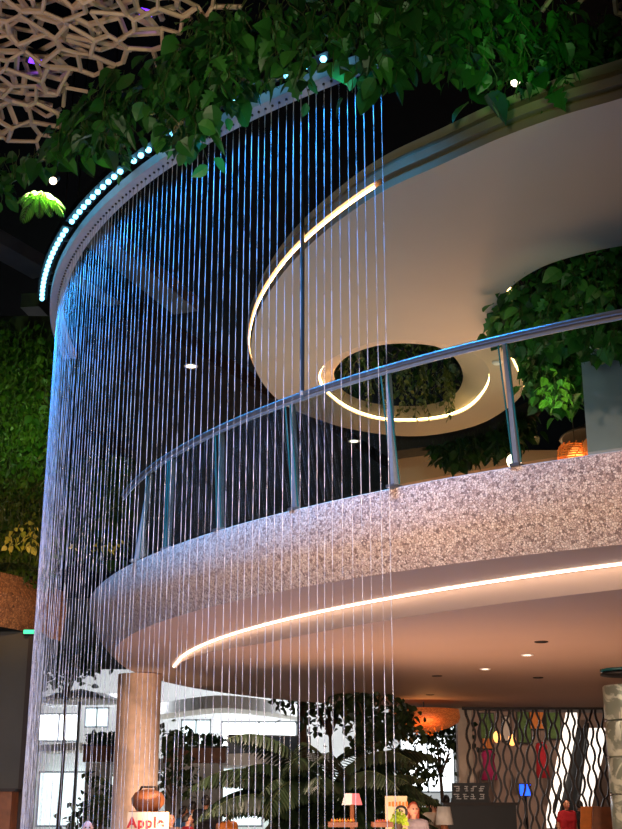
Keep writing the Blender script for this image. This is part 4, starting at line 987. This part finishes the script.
pers(566, 799, 28, .4, 'person in a red top behind chairs at the wavy screen', 'redcloth', 'hairdark', 'skin2'); pers(579, 800, 28.5, PI, 'person in dark clothes before the wavy screen beside the orange chair', 'blackcloth', 'hairdark', 'skin2')
# ================================================================== LIGHT
wd = bpy.data.worlds.new('world'); scene.world = wd; wd.use_nodes = True
wd.node_tree.nodes['Background'].inputs['Color'].default_value = (.5,.55,.65,1); wd.node_tree.nodes['Background'].inputs['Strength'].default_value = .012
# atrium spots behind the viewer, washing the fascia and lattice
light('atrium_spot', 'SPOT', (-2.5, -1, 7.4), 6500, (255,214,190), .3, aim=(-1.2, 14, 3.2), spot=34, blend=.8)
light('atrium_spot', 'SPOT', (3.5, -1, 7.2), 2700, (255,200,170), .3, aim=(3.2, 10, 3.7), spot=42, blend=.8)
light('lattice_uplight', 'SPOT', (-3.0, 5.0, 4.6), 520, (255,222,196), .2, aim=(-2.3, 9.6, zl), spot=62, blend=.8)
# hall light under the balcony
for (x, y) in ((-1.5, 17), (2.5, 15), (5.5, 19), (-.6, 23.5), (5, 27), (-1.2, 18.5)):
    light('hall_downlight', 'SPOT', (x, y, 3.55), 190, (255,222,196), .04, aim=(x, y + .5, 0), spot=150, blend=.6)
light('bounce_fill', 'AREA', (1.5, 17, .3), 210, (255,200,160), 5, aim=(2.0, 17.5, 4), sy=4)  # unseen panel of light added in place of bounce off the floor
light('column_fill', 'SPOT', (-1.2, 16, .5), 1500, (255,214,180), .06, aim=(cp[0], 22, 2.7), spot=30, blend=.6)  # unseen lamp added only to brighten the tan column
light('front_fill', 'SPOT', (.5, -1.5, 2.7), 5200, (255,232,212), .2, aim=(-.5, 24, 1.9), spot=46, blend=.7)  # fill added behind the viewer to brighten ground floor fronts, no such fixture
light('daylight', 'AREA', (-4, 54, 7.2), 1050, (240,246,255), 16, aim=(-4, 62, 1), sy=2)  # wash added to brighten the far hall wall, not light from a window
light('daylight', 'AREA', (-4, 58, 7.4), 1600, (240,246,255), 16, aim=(-4, 44, 0), sy=2)
light('display_light', 'SPOT', (5.5, 34, 5.6), 900, (255,222,200), .1, aim=(5.0, 42, 2.4), spot=95, blend=.7)
# mezzanine uplighting of the ceiling disc
light('mezzanine_lamp', 'AREA', (4.5, 15.0, zt + .3), 125, (255,210,168), 4, aim=(4.2, 14.4, zd), sy=3)
light('mezzanine_lamp', 'AREA', (0.8, 16.5, zt + .3), 42, (236,228,206), 3, aim=(.8, 15.5, zd), sy=3)
light('mezzanine_lamp', 'POINT', (3.5, 22.4, 5.2), 420, (255,185,130), .3)
# green accents on foliage and living wall
light('green_spot', 'SPOT', (2.2, 6.2, 5.6), 330, (130,255,120), .1, aim=at(500,45,6.9), spot=22, blend=.9)
light('foliage_spot', 'SPOT', (.5, 5.0, 5.2), 290, (235,255,200), .1, aim=at(330,60,6.9), spot=62, blend=.9)
light('foliage_spot', 'SPOT', (-2.2, 6.0, 5.2), 120, (235,245,190), .1, aim=at(120,150,6.9), spot=60, blend=.9)
light('green_spot', 'SPOT', aty(30,430,19.5), 220, (190,255,130), .1, aim=aty(22,395,22), spot=95, blend=.9)
light('ledge_spot', 'SPOT', aty(-10,560,17.5), 330, (255,190,110), .1, aim=aty(10,570,22), spot=50, blend=.9)
light('side_foliage_spot', 'SPOT', aty(560,350,10.5), 85, (245,255,220), .1, aim=at(560,300,6), spot=40, blend=.9)
